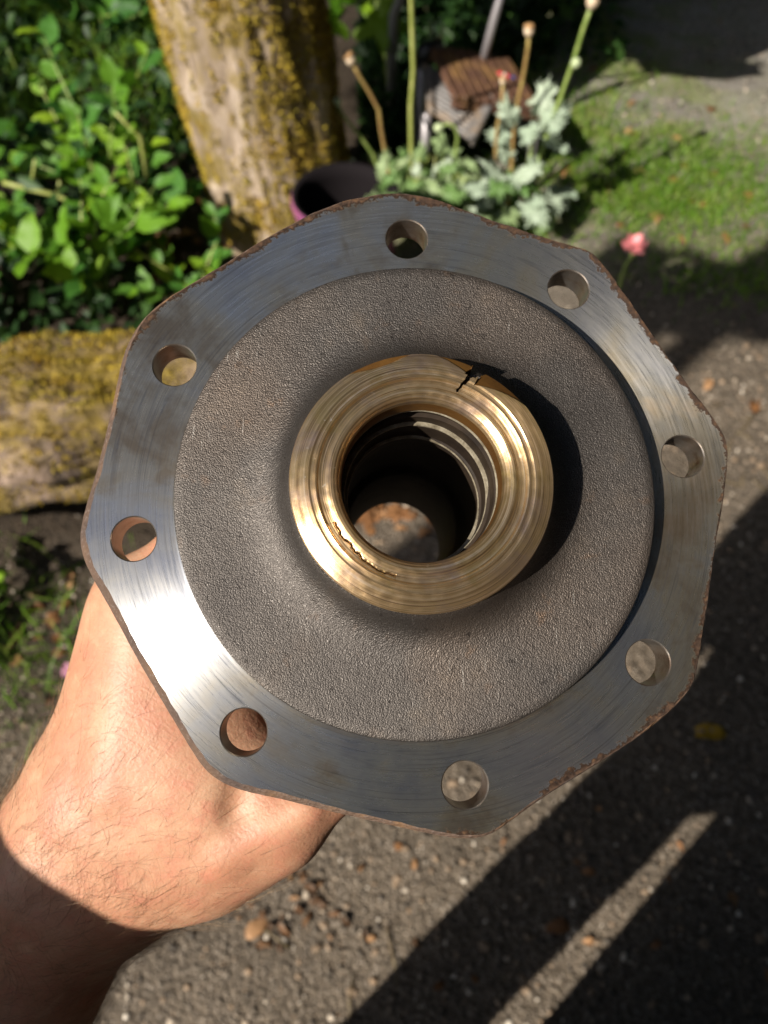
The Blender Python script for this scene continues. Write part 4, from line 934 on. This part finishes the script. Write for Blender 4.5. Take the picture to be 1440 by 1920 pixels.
# pink poppies
m = NT('pink petal'); c = m.co(); n = m.noise(c, 90, 3); m.set(Base_Color=m.mix(n, (0.68, 0.20, 0.22), (0.80, 0.36, 0.36)), Roughness=.5, Subsurface_Weight=.1, Subsurface_Scale=.01); M_PINK = m.m
m = NT('mauve petal'); c = m.co(); n = m.noise(m.scale(c, 300, 30, 30), 1.0, 3); m.set(Base_Color=m.mix(n, (0.62, 0.26, 0.40), (0.78, 0.44, 0.58)), Roughness=.5); M_MAUVE = m.m
PET = [lobed('petal', 5, .12, 1.1, 60 + k, .10, -.5) for k in range(3)]
def flower(loc, size, mat, root, n=10, up=(0, -.3, 1)):
    ms = set_mat(PET, mat)
    for k in range(n):
        a = k * 2.399; t = k / n; d = Vector((math.cos(a), math.sin(a) * .9, .9 - t * 1.3)); put(ms[k % 3], 'petal', root, Vector(loc), d, Vector((-math.cos(a), -math.sin(a), .8)), size * rnd.uniform(.8, 1.1), rnd.uniform(.8, 1.1))
fp = above(1163, 525, 1.62); pk = empty('pink_poppy', (fp.x, 1.62, 0)); tag(pk, 'double pink poppy flower on a curved green stem right of the flange', 'flower')
pts = stem(pk, [(1188, 462), (1184, 480), (1172, 500), (1163, 530)], 1.62, .005, S_GREEN); flower(pts[0], .032, M_PINK, pk, 12)
fp = above(150, 1262, .56); pk = empty('mauve_petal', fp); fp2 = ground(138, 1262, .03); pk.location = (fp2.x, fp2.y, 0.0)
tag(pk, 'fallen mauve poppy petals on dark gravel beside the wrist', 'petal'); flower((0, 0, .015), .03, M_MAUVE, pk, 4)

# ------------------------------------------------------------------ folding garden chair
ch = empty('garden_chair', (.25, 2.15, 0)); tag(ch, 'collapsed garden chair with brown slatted seat and grey slatted frame behind the poppies', 'chair')
def slab(name, mat, corners, th, parent=ch, bevel=.004, smooth=False):
    """a board given by four corners, with thickness"""
    c = [Vector(p) - ch.location for p in corners]; n = (c[1] - c[0]).cross(c[3] - c[0]).normalized() * th
    V = c + [p + n for p in c]; bm = bmesh.new(); vs_ = [bm.verts.new(v) for v in V]
    for f in ((0, 1, 2, 3), (7, 6, 5, 4), (0, 4, 5, 1), (1, 5, 6, 2), (2, 6, 7, 3), (3, 7, 4, 0)): bm.faces.new([vs_[i] for i in f])
    bmesh.ops.recalc_face_normals(bm, faces=bm.faces); bmesh.ops.bevel(bm, geom=bm.edges[:], offset=bevel, segments=1, affect='EDGES')
    me = bpy.data.meshes.new(name); bm.to_mesh(me); bm.free(); return link(name, me, mat, parent, smooth)
def woodmat(name, a, b, dirscale):
    m = NT(name); c = m.co(); n = m.noise(m.scale(c, *dirscale), 30, 4, .65); n2 = m.noise(c, 12, 3)
    m.set(Base_Color=m.mix(m.rng(n2, .5, .7, 0, .5), m.mix(m.rng(n, .35, .65, 0, 1), a, b), (.30, .17, .05)), Roughness=.6, Normal=m.bump(n, .4, .003)); return m.m
W_BROWN = woodmat('stained slats', (0.055, 0.026, 0.015), (0.125, 0.060, 0.036), (4, 1, 1)); W_GREY = woodmat('weathered grey wood', (0.10, 0.092, 0.088), (0.18, 0.168, 0.162), (1, 4, 1))
m = NT('grey tube'); m.set(Base_Color=(.30, .28, .29), Metallic=.4, Roughness=.4); M_TUBEG = m.m
m = NT('black plastic'); m.set(Base_Color=(.012, .012, .014), Roughness=.4); M_BLACK = m.m
A_, B2, C2, D2 = above(799, 90, 2.34), above(950, 116, 2.42), above(1014, 214, 2.18), above(846, 190, 2.12)
NS = 9
for k in range(NS):
    u0, u1 = (k + .06) / NS, (k + .94) / NS; slab('seat_slat', W_BROWN, [A_.lerp(B2, u0), A_.lerp(B2, u1), D2.lerp(C2, u1), D2.lerp(C2, u0)], -.018)
slab('seat_rail', W_BROWN, [A_ + Vector((0, 0, -.020)), B2 + Vector((0, 0, -.020)), B2 + Vector((.0, -.03, -.024)), A_ + Vector((0, -.03, -.024))], -.02)
slab('seat_rail', W_BROWN, [D2 + Vector((0, .03, -.020)), C2 + Vector((0, .03, -.020)), C2 + Vector((0, 0, -.024)), D2 + Vector((0, 0, -.024))], -.02)
E_, F2, G2, H2 = above(790, 128, 2.30), above(930, 192, 2.18), above(887, 278, 2.05), above(800, 212, 2.14)
for u0, u1 in ((0, .16), (.84, 1)): slab('frame_rail', W_GREY, [E_.lerp(F2, u0), E_.lerp(F2, u1), H2.lerp(G2, u1), H2.lerp(G2, u0)], -.025)
slab('frame_panel', W_GREY, [E_.lerp(F2, .17), E_.lerp(F2, .83), E_.lerp(F2, .83).lerp(H2.lerp(G2, .83), .42), E_.lerp(F2, .17).lerp(H2.lerp(G2, .17), .42)], -.02)
for k in range(5):
    t0, t1 = .47 + .105 * k, .47 + .105 * k + .065; P_, Q_ = E_.lerp(F2, .17), E_.lerp(F2, .83); R_, S_ = H2.lerp(G2, .17), H2.lerp(G2, .83)
    slab('frame_slat', W_GREY, [P_.lerp(R_, t0), Q_.lerp(S_, t0), Q_.lerp(S_, t1), P_.lerp(R_, t1)], -.018)
for pl, y, rr in (([(903, 125), (920, 60), (955, -75)], 2.36, .012), ([(738, 28), (752, -5), (775, -70)], 2.50, .0155)):
    V = []; F = []; pts = [above(px, py, y) - ch.location for px, py in pl]
    if rr > .015: pts = [Vector((pts[0].x - .01, pts[0].y, -.0)) + Vector((0, 0, 0))] + pts
    tube_mesh(V, F, pts, [rr] * len(pts), 12); link('frame_tube', pydata('frame_tube', V, F), M_TUBEG if rr < .015 else M_TUBEG, ch)
V = []; F = []; p = above(808, 96, 2.33) - ch.location; tube_mesh(V, F, [p + Vector((-.03, 0, -.05)), p + Vector((-.02, 0, .0)), p + Vector((.03, .02, .012))], [.022, .026, .02], 10); link('hinge_cap', pydata('hinge_cap', V, F), M_BLACK, ch)
for k in range(2):
    p = (E_, H2)[k] - ch.location; V = []; F = []; tube_mesh(V, F, [p, Vector((p.x, p.y, -.005))], [.014, .014], 8); link('leg', pydata('leg', V, F), M_TUBEG, ch)
for p in (B2, C2):
    p = p - ch.location; V = []; F = []; tube_mesh(V, F, [p + Vector((-.01, 0, -.03)), Vector((p.x, p.y, -.005))], [.012, .012], 8); link('leg', pydata('leg', V, F), M_TUBEG, ch)
# glass jar on the chair corner, cord with red and blue beads on the seat
m = NT('clear glass'); m.set(Base_Color=(.95, .97, .96), Roughness=.03, Transmission_Weight=1.0, IOR=1.45); M_GLASS = m.m
jp = above(816, 78, 2.36); jar = empty('glass_jar', jp); tag(jar, 'small upturned clear glass jar on the corner of the brown chair seat', 'jar')
V, F = lathe([(.020, 0), (.024, .004), (.025, .03), (.022, .05), (.012, .060), (.001, .062), (.001, .059), (.011, .057), (.020, .048), (.0225, .03), (.0215, .005), (.020, 0)], 32); link('bowl', pydata('bowl', V, F), M_GLASS, jar)
m = NT('tin lid'); m.set(Base_Color=(.45, .36, .30), Metallic=.6, Roughness=.4); V, F = lathe([(.001, -.014), (.026, -.014), (.027, -.002), (.026, .001), (.001, .001)], 32); link('lid', pydata('lid', V, F), m.m, jar)
cdp = [A_.lerp(B2, u).lerp(D2.lerp(C2, u), v_) + Vector((0, -.006, .014)) for u, v_ in ((.50, .42), (.62, .44), (.74, .40), (.84, .42), (.95, .46))]
co_ = empty('beaded_cord', cdp[2]); tag(co_, 'short cord with red and blue beads lying on the brown seat', 'cord')
V = []; F = []; tube_mesh(V, F, [p - cdp[2] for p in cdp], [.003] * 5, 6); link('string', pydata('string', V, F), M_BLACK, co_)
for u, colr, rr in ((2.0, (.55, .03, .05), .011), (2.45, (.62, .52, .42), .010), (2.85, (.55, .03, .05), .010), (3.4, (.03, .05, .22), .009)):
    j = int(u); p = cdp[j].lerp(cdp[j + 1], u - j) - cdp[2]; m = NT('bead paint'); m.set(Base_Color=colr, Roughness=.3); V, F = lathe([(.001, -.95), (.55, -.8), (.95, -.2), (.95, .2), (.55, .8), (.001, .95)], 14)
    o = link('bead', pydata('bead', [Vector(v) * rr for v in V], F), m.m, co_); o.location = p; o.rotation_euler = (0, R(90), R(-10))
pn = empty('plant_marker', ground(718, 120, 0)); tag(pn, 'thin dark stake with a pale knob between the trunk and the tall poppy', 'stake')
V = []; F = []; pp = above(719, 68, pn.location.y - .02) - pn.location; tube_mesh(V, F, [Vector((-.02, 0, -.02)), pp * .5, pp], [.0035, .003, .003], 8); link('rod', pydata('rod', V, F), M_BLACK, pn)
V, F = lathe([(.001, -1), (.7, -.7), (1, 0), (.7, .7), (.001, 1)], 14); o = link('knob', pydata('knob', [Vector(v) * .016 for v in V], F), M_SEED, pn); o.location = pp

# ------------------------------------------------------------------ fallen leaves, one by one
DRYM = set_mat([ovate('fallen_leaf', .5 + .12 * k, 1.0, .35 - .1 * k, .5, .10, 40 + k) for k in range(3)] + [lobed('fallen_leaf', 5, .4, .9, 44, .12, .5)], DRY)
YELM = set_mat([ovate('fallen_leaf', .42, 1.0, .3, .4, .08, 51)], YELLOW)
DRYD = set_mat([ovate('fallen_leaf', .6, 1.0, .5, .9, .14, 61), lobed('fallen_leaf', 5, .6, .8, 63, .2, .9), ovate('fallen_leaf', .35, 1.0, .6, .8, .1, 62)], leaf_mat('dark dry leaf', [(0.0, (0.05, 0.028, 0.014)), (0.6, (0.15, 0.075, 0.035)), (1.0, (0.30, 0.17, 0.085))], .6, .1))
def fallen(px, py, size, label, group=None, mesh=None, lift=.008):
    g = ground(px, py); a = rnd.uniform(0, 6.28); me = mesh or rnd.choice(DRYM)
    o = put(me, 'fallen_leaf', None, Vector((g.x, g.y, hgt(g.x, g.y) + lift)), Vector((math.cos(a), math.sin(a), rnd.uniform(-.1, .15))), Vector((0, 0, 1)) + rv(.35), size, rnd.uniform(.7, 1.1))
    return tag(o, label, 'leaf', group)
fallen(1068, 1735, .045, 'pale tan leaf standing in the narrow lit strip between the leg shadows'); fallen(462, 1760, .05, 'orange brown leaf on the sunlit gravel below the wrist')
fallen(1360, 1378, .075, 'yellow fallen leaf lying in deep shadow right of the flange', mesh=YELM[0])
fallen(1410, 775, .07, 'orange leaf on sunlit gravel at right edge beside the flange'); fallen(1330, 712, .045, 'brown leaf on lit gravel close to the right flange corner')
for k, (x, y) in enumerate(((1045, 50), (1022, 105), (1127, 132), (1182, 192), (1176, 250), (1258, 258), (1330, 215), (1065, 320), (1145, 355), (1195, 322), (1255, 340), (1283, 372), (1340, 320), (1222, 400), (1312, 390), (1360, 440), (1280, 300), (1400, 360), (1030, 335), (1160, 425), (1265, 440), (1390, 420), (1020, 180), (1150, 95))):
    fallen(x + rnd.uniform(-8, 8), y + rnd.uniform(-6, 6), rnd.uniform(.025, .055), 'small orange brown fallen leaf on the mossy drive at upper right', 'leaves on the mossy drive')
for k in range(26): fallen(rnd.gauss(722, 36), rnd.gauss(972, 24), rnd.uniform(.025, .055), 'tan fallen leaf on the ground seen through the bore', 'leaves seen through the bore')
for k in range(30): fallen(rnd.gauss(575, 75), rnd.gauss(1700, 55), rnd.uniform(.010, .034), 'dry brown leaf scrap on sunlit gravel right of the wrist', 'leaf scraps by the wrist', mesh=rnd.choice(DRYD))
for k in range(22): fallen(rnd.uniform(0, 190), rnd.gauss(1160, 60), rnd.uniform(.02, .04), 'dull brown leaf litter piece among thin grass left of the hand', 'leaf litter left of the hand', mesh=rnd.choice(DRYD + DRYM))
for k in range(16): fallen(rnd.uniform(240, 410), rnd.gauss(470, 45), rnd.uniform(.03, .06), 'rusty brown dead leaf under the shrubs by the trunk', 'dead leaves under the shrubs', lift=.03)
for k in range(12): fallen(rnd.uniform(440, 540), rnd.uniform(425, 480), rnd.uniform(.05, .09), 'orange brown dead leaf heaped at the foot of the trunk', 'dead leaves at the trunk foot', lift=.05)
for k in range(16): fallen(rnd.uniform(650, 1440), rnd.uniform(1500, 1900), rnd.uniform(.012, .028), 'small dark leaf scrap on shadowed gravel in the foreground', 'leaf scraps in the shadow')

SM = []
for k in range(4):
    r_ = random.Random(k); SM.append(pydata('stone', [Vector(v) * r_.uniform(.75, 1.2) for v in IV], IF.tolist())); SM[-1].materials.append(M_STONE)
    bm = bmesh.new(); bm.from_mesh(SM[-1]); bmesh.ops.subdivide_edges(bm, edges=bm.edges[:], cuts=1, use_grid_fill=True, smooth=.6); bm.to_mesh(SM[-1]); bm.free()
    SM[-1].polygons.foreach_set('use_smooth', [True] * len(SM[-1].polygons))
for k in range(70):
    px, py = (rnd.uniform(200, 1440), rnd.uniform(1450, 1915)) if k < 50 else (rnd.uniform(1180, 1440), rnd.uniform(640, 1100))
    if px < 640 and py < 1560: px += 500
    g = ground(px, py); o = bpy.data.objects.new('stone', SM[k % 4]); COL.objects.link(o); sz = rnd.uniform(.0035, .009)
    o.location = (g.x, g.y, hgt(g.x, g.y) + sz * .3); o.scale = (sz * rnd.uniform(.9, 1.4), sz, sz * rnd.uniform(.5, .8)); o.rotation_euler = (rnd.uniform(-.2, .2), rnd.uniform(-.2, .2), rnd.uniform(0, 6.28))
    tag(o, 'larger rounded grey stone lying loose on the fine gravel', 'stone', 'larger stones on the gravel')
for k in range(16):
    px, py = rnd.choice(((rnd.uniform(420, 760), rnd.uniform(1600, 1900)), (rnd.uniform(20, 200), rnd.uniform(1080, 1330)), (rnd.uniform(1340, 1440), rnd.uniform(700, 1050))))
    g = ground(px, py); o = empty('twig', (g.x, g.y, hgt(g.x, g.y) + .005)); a = rnd.uniform(0, 6.28); d = Vector((math.cos(a), math.sin(a), 0)) * rnd.uniform(.02, .05); V = []; F = []
    tube_mesh(V, F, [-d, rv(.004), d], [.0014, .0017, .001], 6); me = pydata('twig', V, F); bpy.data.objects.remove(o); o = link('twig', me, S_TWIG); o.location = (g.x, g.y, hgt(g.x, g.y) + .006)
    tag(o, 'thin dry brown twig lying on the gravel', 'twig', 'twigs on the gravel')

# ------------------------------------------------------------------ unseen things added for the shadows they throw into view
def lift(px, py, z): g = ground(px, py); return g + SUN * (z / SUN.z)
cab = empty('shadow_cabinet', (.36, -.87, 0)); tag(cab, 'added unseen cabinet behind the photographer that shadows the lower right gravel', 'cabinet')  # added out of view so its shadow fills the lower right
m = NT('grey enamel'); m.set(Base_Color=(.10, .11, .12), Roughness=.45); V = []; F = []; box(V, F, (0, 0, .70), (1.35, .55, 1.36)); link('body', pydata('body', V, F), m.m, cab, smooth=False)
for k in range(4):
    V = []; F = []; box(V, F, (0, .283, .22 + .31 * k), (1.27, .014, .28)); dr = link('drawer', pydata('drawer', V, F), m.m, cab, smooth=False)
    V = []; F = []; box(V, F, (0, .30, .22 + .31 * k), (.3, .02, .02)); link('handle', pydata('handle', V, F), M_TUBEG, dr, smooth=False)
tarp = empty('shadow_tarp', lift(1250, 60, 1.25)); tag(tarp, 'added unseen green sheet cut to throw the upper right shadow', 'shadow_tarp')  # added caster, outline thrown back from its shadow along the sun
poly = [(1117, 34), (1211, 139), (1290, 146), (1361, 149), (1434, 140), (1397, 113), (1331, 112), (1264, 33), (1440, 22), (1600, 20), (1600, -60), (900, -60), (990, 5), (1035, 14)]
pts = [lift(x, y, 1.25) - tarp.location for x, y in poly]; b = len(pts); V = pts + [p + Vector((0, 0, .003)) for p in pts]
bm = bmesh.new(); vv = [bm.verts.new(v) for v in V]; f1 = bm.faces.new(vv[:b]); f2 = bm.faces.new(vv[b:][::-1])
for i in range(b): bm.faces.new((vv[i], vv[b + i], vv[b + (i + 1) % b], vv[(i + 1) % b]))
bmesh.ops.triangulate(bm, faces=[f1, f2]); bmesh.ops.recalc_face_normals(bm, faces=bm.faces); me = bpy.data.meshes.new('sheet'); bm.to_mesh(me); bm.free(); link('sheet', me, fabric('green tarp', (.05, .09, .05), 300), tarp, smooth=False)
for a, b_ in (((1000, 166), (1205, 138)), ((1085, 188), (1230, 143)), ((1205, 138), (1430, 139))):
    V = []; F = []; tube_mesh(V, F, [lift(*a, 1.25) - tarp.location, lift(*b_, 1.25) - tarp.location], [.008, .008], 6); link('rope', pydata('rope', V, F), S_TWIG, tarp)
ot = empty('alder_tree', (-2.9, -1.9, 0)); tag(ot, 'slender alder behind the photographer with unseen leaf clumps placed for their shadows', 'tree')
V = []; F = []; tube_mesh(V, F, [Vector((0, 0, -.05)), Vector((.05, .05, 1.5)), Vector((.1, .15, 3.0)), Vector((.15, .2, 4.2))], [.12, .10, .08, .04], 14); link('trunk', pydata('trunk', V, F), B_TREE, ot)
V = []; F = []; q0 = lift(1300, 545, 3.0) - ot.location; tube_mesh(V, F, [Vector((.1, .15, 2.7)), q0 * .5 + Vector((0, 0, 1.5)), q0], [.05, .035, .015], 10); link('limb', pydata('limb', V, F), B_TREE, ot)
P = []
r = np.random.RandomState(77)
fg = above(1188, 450, 1.62); fg = fg - SUN * (fg.z / SUN.z); dv = fg - CAM; FGX = (720 + FPX * dv.dot(RIGHT) / -dv.dot(BACK), 960 - FPX * dv.dot(UP) / -dv.dot(BACK))
def blob(cx, cy, sx, sy, n):
    for _ in range(n):
        a, q = r.uniform(0, 6.28), math.sqrt(r.rand()); x_, y_ = cx + sx * q * math.cos(a), cy + sy * q * math.sin(a)
        if math.hypot(x_ - FGX[0], (y_ - FGX[1]) * 1.2) > 34: P.append((lift(x_, y_, r.uniform(2.85, 3.2)) - ot.location)[:])  # leaves sit on sun rays to wanted shadows, leaving the pink flower lit
blob(1190, 530, 75, 85, 420); blob(1270, 545, 90, 75, 420); blob(1330, 560, 90, 65, 330); blob(1420, 540, 80, 55, 170); blob(1440, 620, 60, 14, 50); blob(1480, 470, 50, 30, 70)
blob(740, 150, 70, 110, 320); blob(90, 250, 130, 85, 330); blob(180, 60, 150, 60, 160); blob(20, 120, 70, 60, 90)  # clumps added only to darken the ground by the trunk and left bushes
scatter('crown', G_DARK, np.array(P), (.05, .09), 9, parent=ot)

# unseen trees added to dim the sky, with gaps for sun and flange reflection
r = np.random.RandomState(91); P = []
while len(P) < 15000:
    a = r.uniform(0, 6.2832); dx, dy = math.cos(a), math.sin(a)
    if dx * -.745 + dy * -.667 > .80: continue
    q = r.uniform(9.5, 13); P.append((dx * q, dy * q, 11 * r.rand() ** .8 * (1 + .15 * math.sin(a * 7))))
n_ = 0
while n_ < 5200:
    d = Vector(r.normal(0, 1, 3)); d.normalize()
    if d.z < .5 or d.dot(SUN) > .80 or d.dot(Vector((-.25, .12, .96))) > .90: continue
    P.append((d * r.uniform(10.5, 13) + Vector((0, 0, 1)))[:]); n_ += 1
scatter('unseen_woodland', G_DARK, np.array(P), (.8, 1.5), 92)
